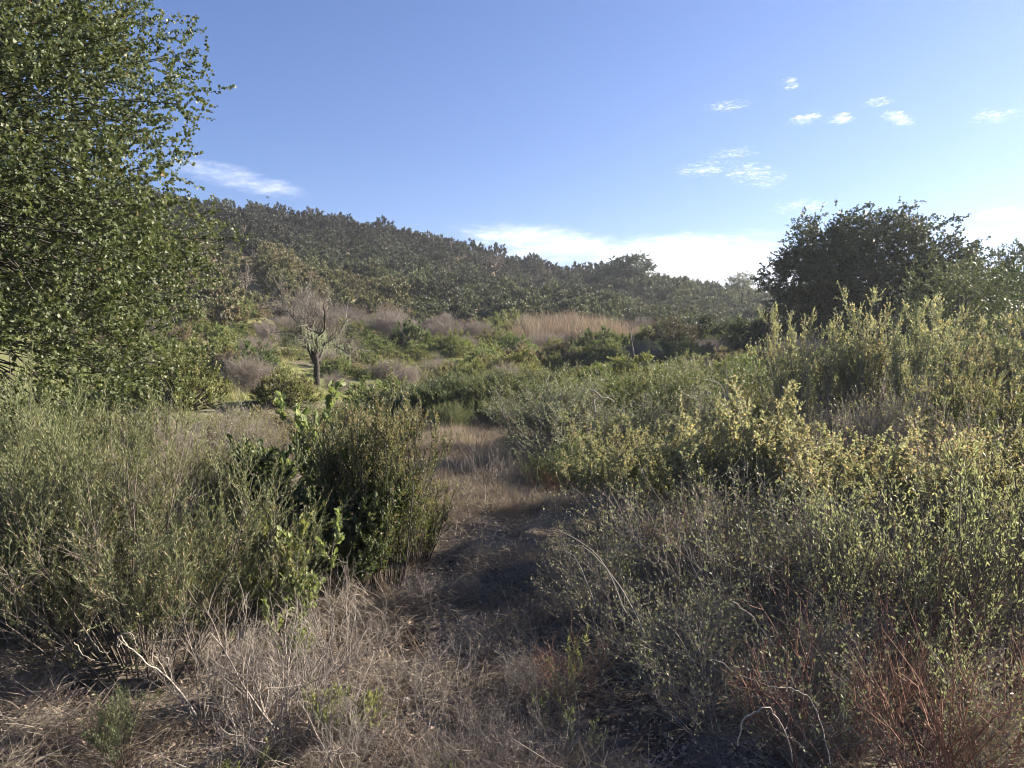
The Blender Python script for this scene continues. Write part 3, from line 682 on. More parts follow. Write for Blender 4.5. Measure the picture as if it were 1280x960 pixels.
scat('matted_grass', 'flattened dry tan grass matted over the ground around the path', mat_, 30000, 1.6, 15, -44, 44, .5, 1.5, 51, lambda x, y, g: vnoise(x * 2.6, y * 2.6, 30) * 1.3 + .45 * vnoise(x * .8, y * .8, 33) + .25 > g.random(len(x)) * .6, 1.01, .35)
scat('dry_grass', 'short upright dry tan grass standing between the shrubs and on the path', dry, 8000, 1.8, 17, -44, 44, .3, .85, 52, lambda x, y, g: vnoise(x * 1.8, y * 1.8, 31) + .05 > g.random(len(x)) * .5, 1.01)
scat('green_grass', 'low fresh green grass sprouting in patches and on the clearing', grn, 16000, 1.8, 36, -36, 30, .6, 1.5, 53, lambda x, y, g: (vnoise(x * .5, y * .5, 32) + .05 + np.clip((np.hypot(x, y) - 12) / 20, 0, .5)) > g.random(len(x)) * .8, 1.0)
scat('pale_grass', 'cream dry grass standing on the far end of the path', [blades('cream_tuft', 405 + i, 30, .14, .1, .0038, DRYP, 24, .5) for i in range(3)], 5200, 7.2, 15, -9, 6, .8, 1.5, 61, lambda x, y, g: np.abs(x / y + .02 - .0 * y) < .11 + .02 * vnoise(y, x, 3))
tall = [blades('tall_tuft', 430 + i, 46, .36, .2, .009, leaf_mat('tall_grass_blade', (.17, .18, .08), (.42, .38, .22), .35), 17, .35) for i in range(4)]
scat('tall_grass', 'pale green and straw tall grass filling the valley between the shrubs', tall, 5000, 18, 66, -33, 36, .5, 1.25, 54, lambda x, y, g: ~((y > 23) & (y < 30) & (x / y < -.16) & (x / y > -.34)))
red = [blades('red_stalks', 440 + i, 40, 1.5, .35, .028, DRYR, 9, .12, sd=6) for i in range(3)]
def redmask(x, y, g): return ((x / y - .085) / .085) ** 2 + ((y - 60) / 12.0) ** 2 < (1 + 1.6 * vnoise(x / 3, y / 5, 77)) * g.uniform(.35, 1.25, len(x))
scat('red_grass', 'patch of upright rust-red dry stalks at the foot of the hill', red, 1250, 44, 76, -1, 11, .35, 1.35, 55, redmask)
band = [mound(480 + i, 1.0, 1.0, 170, 9, 11, .05, .3, leaf_mat('band_leaf', (.07, .09, .04), (.21, .23, .12), .3, .55, .3, dead=(.26, .22, .13), dead_at=.9), STEM, .25, .9, .26) for i in range(2)]
for i, (px, dp, s_, lb) in enumerate([(508, 16.4, .8, 'leftmost bush of the dark green band behind the path'), (540, 15.4, .95, 'second bush from the left of the dark green band behind the path'), (575, 15.6, 1.0, 'third bush from the left of the dark green band'),
        (612, 15.0, .95, 'middle bush of the dark green band, right behind the path'), (645, 15.6, 1.0, 'third bush from the right of the dark green band'), (678, 15.0, .95, 'second bush from the right of the dark green band'), (705, 14.4, .95, 'rightmost bush of the dark green band, beside the grey tangle'),
        (560, 17.6, .95, 'bush just behind the left half of the dark green band'), (628, 17.8, 1.0, 'bush just behind the middle of the dark green band'), (690, 17.2, 1.0, 'bush just behind the right end of the dark green band')]):
    place('band_bush', lb, 'bush', band[i % 2], at(px, dp), rnd.uniform(0, 6.3), (s_ * 1.05, s_, s_ * .85), 'dark green bushes in the band behind the path')

# ---- leaf litter and twigs on the near ground
lit = []
for i in range(3):
    mb = MB(); rng = np.random.default_rng(460 + i); P = np.stack([rng.normal(0, .08, 26), rng.normal(0, .08, 26), rng.random(26) * .02], 1)
    D = rdir(rng, 26); D[:, 2] *= .3; leaves(mb, rng, P, D, .022, .55, hexa=True, upn=2); lit.append(mb.mesh('litter', [LITTER]))
scat('leaf_litter', 'brown fallen leaves lying on the soil in the foreground', lit, 3600, 1.2, 9, -44, 44, .6, 1.3, 56)
tws = []
for i in range(3):
    mb = MB(); rng = np.random.default_rng(470 + i); P = np.stack([rng.normal(0, .12, 7), rng.normal(0, .12, 7), .01 + rng.random(7) * .03], 1)
    D = rdir(rng, 7); D[:, 2] = rng.uniform(-.05, .3, 7); tubes(mb, grow(rng, P, D, rng.uniform(.1, .3, 7), 5, 0, .15), .0022, .001, 3, rng=rng); tws.append(mb.mesh('twig_litter', [STEMG]))
scat('twig_litter', 'thin grey fallen twigs strewn over the foreground ground', tws, 1800, 1.2, 9, -44, 44, .6, 1.3, 57)

# ---- the big live oak at the left
def oak_keep(c, rng):
    # c is relative to the trunk; the side towards the path and the camera carries the dense shell
    return True
OX, OY = -6.6, 7.4
lob = [(0, 0, 3.2, 3.2, 3.2, 2.9), (-.9, 0, 5.6, 2.6, 2.8, 2.6), (1.3, -.6, 2.2, 2.2, 2.4, 1.8), (.35, 0, 4.6, 2.8, 2.8, 2.1), (.9, -1.0, 3.6, 2.4, 2.4, 1.9), (1.9, -.8, 1.7, 1.7, 1.8, 1.5), (2.35, -.8, 3.0, 1.5, 1.6, 1.5), (1.75, -.4, 4.3, 1.4, 1.5, 1.3), (.7, -.3, 5.9, 1.7, 1.8, 1.6)]
def oak_keep(c, rng): return (c[0] + c[1] * -.6 > -.6) or rng.random() < .12
parts = tree(501, lob, 960, None, .30, 15, 25, .25, .034, .85, OAK, nprim=6, trunks=1, shell=.5, keep=oak_keep, cl_r=.3)
place('live_oak_tree', 'large live oak with small glossy leaves filling the left side of the view', 'tree', parts, (OX, OY, H(OX, OY)), 0, 1.0)

# ---- foreground and middle shrubs, built one by one
sage = [brush(600 + i, 1.25, 70, .22, 50, 7, 6, .023, .2, 24, 13, STEM, SAGE, SAGET, .22, .005, .34, .14, 34, 38, .22, .15, lang=34, lo=.34) for i in range(2)]
coy = [brush(610 + i, 1.3, 40, .16, 24, 6, 6, .019, .62, 15, 10, OBARK, COYD, COY, .25, .006, .3, .1, 26, 36, .12, .2, lang=55) for i in range(2)]
yel = [brush(620 + i, 1.25, 36, .18, 46, 6, 7, .024, .72, 14, 8, STEMG, COY, COYT, .36, .0062, .34, .085, 34, 48, .38, .2, lo=.55, lang=66) for i in range(3)]
tallb = [brush(630 + i, 2.05, 26, .16, 23, 8, 7, .028, .6, 9, 5, STEMG, GREYG, COYT, .2, .009, .2, .06, 22, 40, .4, .3, lo=.6, lang=58) for i in range(2)]
grey = [bare(640 + i, 1.35, 28, .3, 58, 7, 6, 0, STEMG, .008, .2, .42, .22, .032, GREYG, 9, 44, .4, .5) for i in range(2)]
broom = [bare(645 + i, 1.2, 44, .3, 50, 6, 5, 0, STEMGN, .006, .12, .4, .22, .034, COYD, 9, 24, .6, .5) for i in range(2)]
pinkb = [bare(650 + i, 1.25, 28, .2, 40, 6, 6, 3, STEMK, .0055, .1, .42, .2, .02, COY, 2) for i in range(2)]
greyt = [bare(655 + i, .8, 9, .06, 38, 5, 4, 2, STEMG, .0055, .16, .42, .2) for i in range(2)]
STEMD = bark_mat('dull_stem', (.12, .10, .088), (.31, .27, .235))
fine = [bare(660 + i, 1.05, 26, .35, 48, 5, 5, 0, STEMD, .0042, .17, .42, .22, .026, GREYG, 3, 36, .4, .5) for i in range(2)]
lance = [brush(665 + i, 1.2, 15, .14, 42, 4, 4, .026, .32, 4, 2, STEM, LANCE, LANCE, .3, .0055, .3, .1, 26, 26, .3, .1, hexa=True, lang=42) for i in range(2)]
redst = [bare(670 + i, .9, 13, .12, 40, 3, 3, 0, STEMR, .0048, .1, .4, .22, a2=28) for i in range(3)]
def P(name, label, parts, px, dp, s=1.0, rz=None, group=None, cat='shrub', dz=-.02, x=None, tilt=(0, 0)):
    X = gx(px, dp) if x is None else x
    return place(name, label, cat, parts, (X, dp, H(X, dp) + dz), rnd.uniform(0, 6.28) if rz is None else rz, s, group, tilt)

# left side
P('sagebrush', 'big rounded grey-green sagebrush filling the lower left, in front of the oak', sage[0], 178, 3.75, (1.06, 1.02, 1.02))
P('sagebrush', 'sagebrush cut by the left photo edge, beside the biggest one', sage[1], -20, 4.3, (1.0, 1.0, 1.16))
P('sagebrush', 'small sagebrush filling the gap right of the biggest one', sage[1], 312, 4.5, .62)
P('sagebrush', 'sagebrush behind the biggest one, under the oak branches', sage[0], 70, 5.4, (.95, .95, .78))
P('sagebrush', 'sagebrush behind the biggest one, nearer the path', sage[1], 262, 5.8, (.7, .7, .84))
P('sagebrush_sprig', 'tiny sagebrush sprig on bare soil at the lower left', brush(690, .32, 12, .05, 60, 5, 4, .016, .2, 10, 8, STEM, SAGE, SAGE, .3, .003, .45, .2), 150, 2.95, 1.0, cat='plant')
P('twiggy_shrub', 'pinkish brown dried shrub between the oak and the clearing', pinkb[0], 270, 7.6, .9)
P('twiggy_shrub', 'pinkish dried shrub with upright tips before the oak crown, left of the clearing', pinkb[1], 215, 6.9, .85)
P('sagebrush', 'sagebrush against the oak leaves at far left', sage[1], 50, 6.5, .95)
P('brush_shrub', 'green shrub left of the pinkish dried ones', coy[1], 140, 6.7, .9)
P('brush_shrub', 'pale green shrub with upright shoots right of the pinkish dried shrub', yel[0], 330, 8.6, (.9, .9, .75))
P('brush_shrub', 'green shrub behind the shoots, on the near side of the clearing', coy[1], 300, 10.0, .7)
P('twiggy_shrub', 'small purplish twiggy shrub before the pale green shoots', pinkb[1], 312, 8.0, .7)
P('broom_shrub', 'grey-green broom-like shrub at the near edge of the clearing', broom[0], 385, 12.2, .58)
P('broom_shrub', 'grey-green broom-like shrub right of the other by the clearing', broom[1], 440, 12.8, .6)
P('brush_shrub', 'yellow-green topped shrub standing in front of the rushes', yel[1], 470, 10.5, .62)
P('brush_shrub', 'green shrub in front of the left end of the rushes', coy[0], 515, 11.5, .55)
# centre left
P('coyote_brush', 'dark upright coyote brush with many stems left of the path', coy[0], 474, 4.75, (.78, .85, 1.02), 0.4)
P('coyote_brush', 'coyote brush just behind the dark upright one', coy[1], 455, 6.0, .8)
P('coyote_brush', 'small coyote brush on the right flank of the dark upright one', coy[1], 512, 5.6, .58)
vine = brush(700, .95, 26, .14, 46, 6, 5, .036, .75, 8, 6, STEM, IVY, IVY, .2, .005, .34, .14, 34, 34, .25, .2, hexa=True)
P('leafy_shrub', 'dark glossy leafy shrub left of the dark upright coyote brush', vine, 392, 5.0, 1.05)
P('leafy_shrub', 'lower dark glossy leafy shrub filling in below the other', vine, 425, 4.75, .75, 2.0)
bsh = brush(701, .62, 6, .05, 26, 4, 3, .034, .7, 6, 5, STEMG, BRIGHT, BRIGHT, .5, .004, .28, .1, 30, 34, .55, .2, hexa=True)
for (px, dp, s, lb) in [(362, 3.75, 1.15, 'thin plant with bright green leafy tips before the sagebrush'), (412, 3.95, 1.05, 'thin plant with bright green leafy tips right of its twin, before the coyote brush'),
                        (398, 5.6, 2.0, 'tall single stem with bright green leaves standing above the leafy shrub'), (335, 3.5, .7, 'short bright leafy sprig at the right foot of the sagebrush')]:
    P('leafy_sprig', lb, bsh, px, dp, s, cat='plant')
P('twiggy_shrub', 'bare grey twiggy shrub left of the path, before the coyote brush', greyt[0], 352, 3.1, 1.0)
P('twiggy_shrub', 'bare grey twiggy shrub at the foot of the bright green sprigs', greyt[1], 390, 3.5, .85)
P('twiggy_shrub', 'low bare twigs at the lower left of the path', greyt[1], 300, 2.9, .7)
P('twiggy_shrub', 'low bare grey twigs on the path edge below the coyote brush', greyt[0], 455, 3.7, .5)
P('twiggy_shrub', 'tiny bare twigs on the path right of the coyote brush', greyt[1], 530, 4.4, .42)
P('twiggy_shrub', 'bare grey twigs leaning at the bottom beside the path', greyt[0], 425, 2.75, .62, 2.2)
P('low_green_plant', 'low bright green leafy plant at the very bottom left of the path', brush(702, .16, 14, .06, 55, 4, 3, .018, .45, 8, 6, STEMGN, BRIGHT, BRIGHT, .3, .002, .5, .2), 295, 2.72, 1.0, cat='plant')
P('low_green_plant', 'low green leafy plant at the bottom, right of the other', brush(703, .2, 10, .05, 45, 4, 3, .02, .35, 8, 6, STEMGN, LANCE, BRIGHT, .3, .002, .5, .2), 425, 2.95, 1.3, cat='plant')
# behind the path
for i, (px, dp, s, lb) in enumerate([(560, 13.4, .5, 'grey grassy shrub where the path meets the rushes'), (610, 14.0, .45, 'grey grassy shrub behind the middle of the path'), (655, 13.0, .45, 'grey grassy shrub at the far right bend of the path')]):
    P('broom_shrub', lb, broom[i % 2], px, dp, s)
# grey brush mass at right of centre
gb = [(700, 9.6, 1.0), (735, 11.0, 1.05), (775, 10.2, 1.1), (815, 11.6, 1.15), (850, 9.8, 1.1), (890, 11.0, 1.15), (930, 9.8, 1.1), (715, 13.2, .8), (765, 14.0, 1.0), (840, 13.5, 1.1), (910, 13.0, 1.15), (960, 12.0, 1.1), (700, 8.6, .6), (700, 12.0, .6)]
gl = ['leftmost tall grey tangle bordering the far path', 'grey-green tangle behind the looped dead branch', 'grey twiggy tangle below the bare twiggy shrub', 'grey twiggy tangle in the middle of the thicket', 'grey tangle above the yellow-green brush tips', 'tangled grey shrub left of the tall yellow-tipped brush', 'grey tangle at the foot of the tall yellow-tipped brush', 'far grey-green tangle at the left end of the thicket',
      'far grey-green tangle second from the left of the thicket', 'far grey-green tangle below the russet bush', 'far grey-green tangle before the dark thicket', 'far grey-green tangle left of the tall yellow-tipped brush', 'low grey tangle jutting out towards the path', 'small grey tangle at the far end of the path']
for i, ((px, dp, s), lb) in enumerate(zip(gb, gl)):
    P('tangled_shrub', lb, (grey, broom, grey, coy, grey, broom, coy)[i % 7][i % 2], px, dp, (s, s, s * (.85, .95, .78, .9)[i % 4]))
# tall yellow-tipped brush
tb = [(1000, 8.6, .95, 'leftmost of the tall yellow-tipped brushes below the dark oak'), (1050, 8.8, .98, 'second tall yellow-tipped brush from the left, below the oak'), (1105, 8.4, .98, 'third tall yellow-tipped brush from the left'),
      (1150, 9.2, 1.0, 'tall yellow-tipped brush below the right side of the oak'), (1205, 8.6, .95, 'tall yellow-tipped brush near the right photo edge'), (1262, 8.2, .98, 'tall yellow-tipped brush at the right photo edge'),
      (1330, 8.8, 1.0, 'tall brush just beyond the right photo edge'), (1075, 10.5, 1.0, 'tall brush behind the second and third yellow-tipped ones'), (1180, 11, 1.05, 'tall brush behind the fourth yellow-tipped one')]
for i, (px, dp, s, lb) in enumerate(tb): P('tall_brush', lb, tallb[i % 2], px, dp, (s * .88, s * .88, s * (1.12, 1.08, 1.14, 1.04, 1.12, 1.06, 1.1, 1.0, 1.0)[i]))
P('tangled_shrub', 'purplish grey twiggy shrub below the tall yellow-tipped brushes', pinkb[0], 1130, 7.0, 1.1)
P('tangled_shrub', 'dark green shrub below the tall brushes near the right edge', coy[0], 1210, 7.2, 1.1)
# the yellow-green row
yr = [(800, 5.9, .92, 'leftmost yellow-green brush of the row right of the path'), (868, 5.6, .95, 'second yellow-green brush of the row right of the path'), (945, 5.5, 1.0, 'third yellow-green brush of the row, below the tall ones'),
      (1020, 5.2, .98, 'fourth yellow-green brush of the row, with broad bright top'), (1095, 5.2, 1.0, 'fifth yellow-green brush of the row'), (1165, 5.0, .95, 'sixth yellow-green brush of the row'), (1240, 5.4, 1.0, 'yellow-green brush at the right end of the row'),
      (1330, 4.9, 1.1, 'yellow-green brush beyond the right photo edge'), (765, 6.6, .75, 'small yellow-green brush at the path end of the row')]
for i, (px, dp, s, lb) in enumerate(yr): P('yellow_brush', lb, yel[i % 3], px, dp + (0, .35, -.25, .3, -.3, .4, -.2, 0, 0)[i], (s * .92, s * .92, s * (.92, .74, .98, .8, .95, .72, .92, .9, .8)[i]))
# fine grey stems below
fs = [(840, 4.7, .8, 'fine grey stems below the second yellow-green brush'), (900, 4.4, .85, 'fine grey stems below the third yellow-green brush'), (965, 4.1, .85, 'fine grey stems below the fourth yellow-green brush'), (1040, 4.0, .85, 'fine grey stems below the fifth yellow-green brush'),
      (1120, 3.9, .85, 'fine grey stems behind the red stems'), (1200, 3.8, .9, 'fine grey stems behind the lance-leaved shrubs'), (800, 3.9, .55, 'low fine grey stems on the right edge of the path'), (870, 3.3, .6, 'low fine grey stems before the red stems'), (940, 3.0, .6, 'low fine grey stems at the bottom right of the path'), (745, 4.3, .5, 'low fine stems hanging over the right rim of the path'), (728, 5.3, .42, 'low fine stems before the small yellow-green brush'), (1060, 2.85, .62, 'low fine grey stems among the left red stems'), (1175, 2.95, .66, 'low fine grey stems among the right red stems'), (1250, 2.5, .5, 'low fine grey stems in the bottom right corner')]
for i, (px, dp, s, lb) in enumerate(fs): P('fine_stem_shrub', lb, fine[i % 2], px, dp, s)
# lance-leaved shrubs
ls = [(1075, 3.5, .85, 'lance-leaved green shrub left of the others, above the red stems'), (1140, 3.6, .95, 'lance-leaved green shrub above the red stems'), (1200, 3.4, .95, 'lance-leaved green shrub near the right edge'), (1262, 3.3, 1.05, 'lance-leaved green shrub at the right photo edge'),
      (1235, 4.3, 1.05, 'lance-leaved shrub behind the others at the right edge'), (1330, 3.6, 1.1, 'lance-leaved shrub just beyond the right photo edge'), (1160, 2.95, .6, 'low lance-leaved plant among the red stems'), (1272, 2.7, .66, 'lance-leaved plant in the bottom right corner')]
for i, (px, dp, s, lb) in enumerate(ls): P('lance_leaf_shrub', lb, lance[i % 2], px, dp, s)
lsm = [(712, 3.3, .5, 'small green leafy stems at the right edge of the path by the arching stems'), (785, 4.3, .42, 'single small leafy green stem right of the path'), (735, 2.9, .4, 'low green leafy stems at the bottom beside the path'), (800, 3.6, .35, 'little green leafy stem before the fine grey stems'), (690, 3.05, .3, 'tiny green leafy stem at the bottom of the path')]
for i, (px, dp, s, lb) in enumerate(lsm): P('leafy_plant', lb, brush(710 + i, .9, 5, .04, 26, 3, 2, .05, .2, 6, 6, STEMGN, LANCE, BRIGHT, .3, .004, .3, .1, 24, 26, .2, .1, hexa=True), px, dp, s, cat='plant')
# red stems
rs_ = [(1000, 2.95, .75, 'leftmost cluster of red-brown bare stems at the lower right'), (1050, 2.8, .85, 'red-brown bare stems rising at the lower right, second cluster'), (1110, 2.7, .85, 'red-brown bare stems in the middle of the lower right'), (1170, 2.75, .9, 'red-brown bare stems right of the middle cluster'), (1240, 2.6, .9, 'red-brown bare stems at the lower right corner'),
       (835, 4.6, .95, 'thin upright red stems beside the first yellow-green brush'), (1085, 3.2, 1.0, 'red stems standing among the lance-leaved shrubs'), (710, 3.45, .5, 'few thin red stems beside the arching pale stems')]
for i, (px, dp, s, lb) in enumerate(rs_): P('red_stem_shrub', lb, redst[i % 3] if i not in (5, 7) else redst[0], px, dp, s if i != 5 else (.3, .3, .9))
for i, (x, y, s) in enumerate([(2.75, 1.4, 1.0), (3.4, 2.1, .95), (2.9, .5, 1.0)]):  # tall brush out of view, added to throw shade over the near ground
    P('added_shade_brush', 'unseen tall yellow-tipped brush added outside the right edge to shade the foreground', tallb[i % 2], 0, y, s, group='added shade-casting brush beyond the right edge of the view', x=x)
so2 = tree(207, [(0, 0, 2.6, 1.7, 1.6, 1.1), (-.9, 0, 2.2, 1.2, 1.2, .8)], 46, None, .12, 7, 12, .5, .07, .6, OAKF, nprim=4, shell=.6, cl_r=.3)
place('sparse_oak_tree', 'thin leafy branches of a tree reaching in at the upper right photo edge', 'tree', so2, at(1362, 15), 0, .95)
for i, (px, dp, s, lb) in enumerate([(640, 3.3, .42, 'dead twiggy weed in the middle of the near path'), (575, 3.7, .34, 'small dead weed at the left of the near path'), (520, 3.05, .46, 'dead weed at the lower left rim of the path'), (600, 2.85, .4, 'low dead weed near the bottom edge, centre of the path'),
        (668, 2.75, .4, 'low dead weed near the bottom edge, right of the path centre'), (610, 5.2, .3, 'little dead weed where the path lies in shade'), (690, 4.5, .4, 'dead weed on the right rim of the shaded path'), (560, 2.6, .34, 'dead weed at the very bottom left of the path centre'), (650, 6.4, .3, 'little dead weed on the far shaded path'), (580, 4.5, .26, 'tiny dead weed beside the coyote brush foot')]):
    if i < 3: weeds = (weeds if i else []) + [bare(730 + i, .9, 12, .16, 62, 5, 5, 2, STEMK if i % 2 else STEMG, .0042, .2, .45, .25, .018, DRY, 2, 45, .2)]
    P('dead_weed', lb, weeds[i % 3 if i > 2 else i], px, dp, s, cat='weed')
P('twiggy_shrub', 'grey twiggy shrub tangled into the front of the big sagebrush', greyt[1], 255, 3.25, .8)
P('twiggy_shrub', 'brown twiggy shrub in the dark foot of the sagebrush at far left', pinkb[0], 70, 3.9, .8)
P('twiggy_shrub', 'brown bare twigs poking out of the top of the big sagebrush', pinkb[1], 150, 4.3, .85)
# unseen side: the shrubs go on to the right of the frame, towards the sun
for i, (x, y, s) in enumerate([(5.6, 3.4, 1.0), (6.4, 5.8, 1.1), (7.4, 7.5, 1.2), (8.6, 5.0, 1.2)]):
    P('side_brush', 'yellow-green brush outside the right edge of the view', yel[i % 3], 0, y, s, group='brush beyond the right edge of the view', x=x)
for i, (x, y, s) in enumerate([(-4.2, 2.6, 1.0), (-5.6, 4.2, 1.1)]):
    P('side_sagebrush', 'sagebrush outside the left edge of the view', sage[i % 2], 0, y, s, group='sagebrush beyond the left edge of the view', x=x)

# ---- single dead stems and branches, drawn as curves through points (px, py, depth)
def ray(px, py, dp): return np.array([gx(px, dp), dp, EYE + (430 - py) / F * dp])
def stem_curve(name, label, paths, mat=STEMP, cat='branch', sides=5):
    mb = MB(); rng = np.random.default_rng(len(label))
    org = ray(*paths[0][0][0])
    for pts, r0, r1 in paths:
        Q = np.array([ray(*p) for p in pts]) - org; n = len(Q); tt = np.linspace(0, n - 1, 4 * n)
        out = []
        for t in tt:
            i = min(int(t), n - 2); f = t - i; a = Q[max(i - 1, 0)]; b = Q[i]; c = Q[i + 1]; d = Q[min(i + 2, n - 1)]
            out.append(.5 * (2 * b + (c - a) * f + (2 * a - 5 * b + 4 * c - d) * f * f + (3 * b - a - 3 * c + d) * f ** 3))
        out = np.array(out) + rng.normal(size=(len(out), 3)) * .0025
        tubes(mb, out[None], r0 * 1.25, r1 * 1.2, sides)
    o = bpy.data.objects.new(name, mb.mesh(name, [mat], True)); COL.objects.link(o); o.location = org; props(o, label, cat)
stem_curve('dead_branch', 'pale curled dead branch leaning out of the sagebrush at the lower left', [([(235, 905, 2.9), (205, 862, 2.85), (175, 838, 2.8), (150, 815, 2.75), (142, 803, 2.72)], .0035, .002),
    ([(205, 862, 2.85), (203, 838, 2.8), (197, 828, 2.8)], .002, .001), ([(200, 858, 2.85), (190, 835, 2.8), (180, 825, 2.75)], .002, .001),
    ([(145, 808, 2.72), (137, 815, 2.7), (140, 800, 2.68), (155, 800, 2.68), (160, 815, 2.7), (155, 822, 2.72)], .0015, .001), ([(150, 815, 2.72), (137, 805, 2.7), (150, 797, 2.7), (158, 808, 2.7)], .0012, .001)])
stem_curve('dead_branch', 'thin pale dead stick on the soil at the far lower left', [([(18, 912, 3.2), (40, 898, 3.15), (65, 884, 3.1), (92, 871, 3.05)], .004, .0015)])
stem_curve('dead_branch', 'short arched dead twig left of the curled dead branch', [([(82, 810, 2.9), (92, 826, 2.9), (108, 834, 2.9), (125, 836, 2.9)], .002, .001), ([(108, 812, 2.9), (115, 822, 2.9), (124, 825, 2.9)], .0015, .001)])
stem_curve('arching_stem', 'long pale arching dead stem over the right edge of the path', [([(810, 800, 3.1), (775, 735, 3.2), (735, 690, 3.3), (712, 684, 3.35)], .0022, .001), ([(785, 770, 3.2), (750, 700, 3.3), (705, 668, 3.35), (688, 666, 3.4)], .0018, .0009), ([(745, 760, 3.2), (720, 700, 3.3), (692, 690, 3.4)], .0016, .001)])
stem_curve('arching_stem', 'white looping dead stem at the lower right before the red stems', [([(930, 945, 2.3), (935, 915, 2.3), (950, 902, 2.3), (968, 895, 2.3), (975, 905, 2.3), (990, 925, 2.3), (1000, 965, 2.3)], .0022, .0015)])
stem_curve('arching_stem', 'pale stem arching down to the right at the bottom', [([(973, 868, 2.5), (1000, 872, 2.5), (1025, 890, 2.5), (1040, 930, 2.45), (1050, 970, 2.4)], .0018, .0018)])
stem_curve('arching_stem', 'pale dry stem curving over at the right of the red stems', [([(1178, 825, 2.7), (1198, 855, 2.65), (1215, 900, 2.6), (1218, 965, 2.6)], .002, .002)])
stem_curve('arching_stem', 'pale drooping stem left of the red stems', [([(892, 832, 2.7), (905, 835, 2.7), (930, 852, 2.7), (975, 868, 2.7)], .0018, .0012), ([(920, 757, 3.0), (945, 775, 3.0), (975, 815, 2.9)], .0018, .0015)])
stem_curve('arching_stem', 'short white stem arching at the right edge of the picture', [([(1236, 830, 2.7), (1250, 822, 2.7), (1272, 818, 2.7)], .0016, .001), ([(1230, 901, 2.6), (1248, 900, 2.6), (1256, 890, 2.6)], .0016, .001)])
stem_curve('looped_branch', 'white looped dead branch sticking out of the grey tangle behind the path', [([(744, 515, 8.6), (743, 500, 8.6), (750, 497, 8.6), (762, 498, 8.6), (768, 503, 8.6)], .009, .006), ([(752, 497, 8.6), (745, 490, 8.6), (737, 488, 8.6), (733, 493, 8.6)], .008, .005)])
stem_curve('bare_branch', 'long straight brown stem leaning over the fine grey stems right of the path', [([(905, 770, 3.8), (870, 700, 4.0), (835, 640, 4.2), (800, 585, 4.4)], .003, .0015), ([(895, 765, 3.7), (860, 690, 3.9), (850, 665, 4.0)], .002, .001)], STEMG)
stem_curve('bare_branch', 'pale bare upright stem in the grey tangle above the yellow-green brushes', [([(909, 560, 9), (909, 520, 9), (910, 490, 9), (907, 458, 9)], .012, .006), ([(909, 500, 9), (900, 480, 9), (880, 474, 9)], .006, .004)], STEMP)
stem_curve('bare_branch', 'bare crooked stem rising from the thicket below the russet bush', [([(792, 442, 30), (790, 430, 30), (786, 410, 30), (778, 400, 30)], .022, .008), ([(790, 430, 30), (793, 415, 30)], .012, .006)], STEMK)
for i, (px, py, dp) in enumerate([(524, 655, 5), (548, 640, 6), (575, 600, 8), (600, 590, 9), (640, 560, 11), (665, 575, 10), (620, 565, 10), (590, 570, 9)]):
    pass
drs = blades('dry_stalk', 480, 7, .85, .08, .006, DRY, 8, .15, sd=7, K=5)
for i, (px, dp) in enumerate([(560, 8.5), (585, 9.6), (605, 8.2), (628, 10.4), (645, 9.2), (665, 8.0), (598, 11.2), (640, 11.8), (572, 10.6)]):
    single('dry_stalks', 'thin upright dry stalks at the far end of the path', 'dry stalks', drs, at(px, dp), rnd.uniform(0, 6.3), rnd.uniform(.7, 1.1), 'dry stalk clumps at the far end of the path')
P('twiggy_shrub', 'fine grey dried weed in the middle of the far path', bare(720, .6, 16, .08, 44, 5, 4, 2, STEMG, .0028, .1), 610, 8.0, 1.0)
P('twiggy_shrub', 'reddish flattened dried weed right of the far path', bare(721, .45, 30, .2, 60, 5, 4, 0, STEMR, .0025, .12), 700, 8.2, 1.0)
# stone
def stone(seed, r):
    rng = np.random.default_rng(seed); import bmesh
    bm = bmesh.new(); bmesh.ops.create_icosphere(bm, subdivisions=3, radius=r)
    for v in bm.verts:
        c = v.co.normalized(); f = 1 + .12 * math.sin(c.x * 4 + seed) * math.cos(c.y * 5) + .06 * math.sin(c.z * 9 + c.x * 6); v.co = Vector((c.x * f, c.y * f * .75, c.z * f * .6)) * r
    me = bpy.data.meshes.new('stone'); bm.to_mesh(me); bm.free(); me.materials.append(bark_mat('pale_stone', (.35, .32, .28), (.55, .52, .46))); return me
single('stone', 'small pale rounded stone lying on the dry grass at the bottom of the path', 'stone', stone(1, .026), (gx(503, 3.3), 3.3, H(gx(503, 3.3), 3.3) + .02), .4)
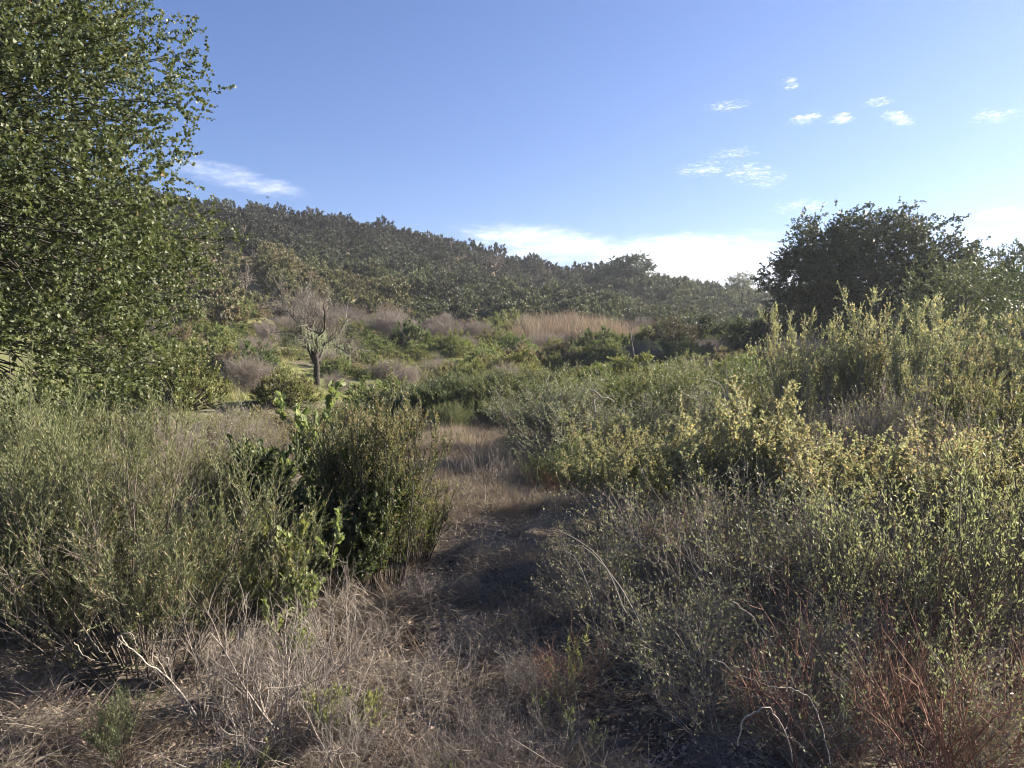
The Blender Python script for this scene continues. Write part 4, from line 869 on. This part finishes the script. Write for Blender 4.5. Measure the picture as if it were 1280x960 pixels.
# bird
def bird():
    mb = MB(); th = np.linspace(0, 2 * math.pi, 8, endpoint=False); xs = np.array([-.32, -.2, -.08, .08, .2, .28, .34]); rr = np.array([.03, .04, .07, .085, .06, .04, .006])
    V = np.stack([np.repeat(xs, 8), np.tile(np.cos(th), 7) * np.repeat(rr, 8), np.tile(np.sin(th), 7) * np.repeat(rr, 8)], 1); i = np.arange(56).reshape(7, 8)
    mb.add(V, np.stack([i[:-1], np.roll(i[:-1], -1, 1), np.roll(i[1:], -1, 1), i[1:]], -1).reshape(-1, 4))
    body = mb.mesh('bird_body', [bark_mat('bird_feather', (.02, .02, .02), (.05, .045, .04))], True); wings = []
    for s in (1, -1):
        w = MB(); st = [(0.05, 0, .2, .03), (.3, .08, .22, .02), (.6, .10, .16, .012), (.85, .04, .05, .006)]; V = []
        for y, z, c, t in st: V += [(c, s * y, z), (0, s * y, z + t), (-c * .8, s * y, z), (0, s * y, z - t * .5)]
        Fc = [[4 * k + j, 4 * k + (j + 1) % 4, 4 * k + 4 + (j + 1) % 4, 4 * k + 4 + j] for k in range(3) for j in range(4)]; w.add(V, Fc); wings.append(w.mesh('wing', [MATS['bird_feather']], True))
    tl = MB(); tl.add([(-.28, -.03, .0), (-.28, .03, 0), (-.5, .1, .01), (-.5, -.1, .01), (-.28, -.03, .02), (-.28, .03, .02), (-.5, .1, .02), (-.5, -.1, .02)], [[0, 1, 2, 3], [4, 7, 6, 5], [0, 4, 5, 1], [1, 5, 6, 2], [2, 6, 7, 3], [3, 7, 4, 0]])
    d = 110; p = ray(338, 249, d)
    place('bird', 'tiny dark bird flying in the blue sky above the left end of the ridge', 'bird', [('body', body), ('wing', wings[0]), ('wing', wings[1]), ('tail', tl.mesh('tail', [MATS['bird_feather']]))], tuple(p), .5, .75, tilt=(.3, .2))
bird()

# ---- air
def haze():
    me = bpy.data.meshes.new('haze'); a = 6200; z0, z1 = -90, 75
    V = [(x, y, z) for z in (z0, z1) for x, y in ((-a, -a), (a, -a), (a, a), (-a, a))]
    me.from_pydata(V, [], [(0, 3, 2, 1), (4, 5, 6, 7), (0, 1, 5, 4), (1, 2, 6, 5), (2, 3, 7, 6), (3, 0, 4, 7)])
    m = bpy.data.materials.new('haze'); m.use_nodes = True; t = NT(m.node_tree)
    v = t.n('ShaderNodeVolumePrincipled'); v.inputs['Color'].default_value = (.86, .92, 1, 1); v.inputs['Density'].default_value = .0004; v.inputs['Anisotropy'].default_value = .35
    o = t.n('ShaderNodeOutputMaterial'); t.link(v.outputs[0], o.inputs['Volume']); me.materials.append(m)
    ob = bpy.data.objects.new('haze', me); COL.objects.link(ob); props(ob, 'thin bluish haze in the air over the valley', kind='stuff')
haze()
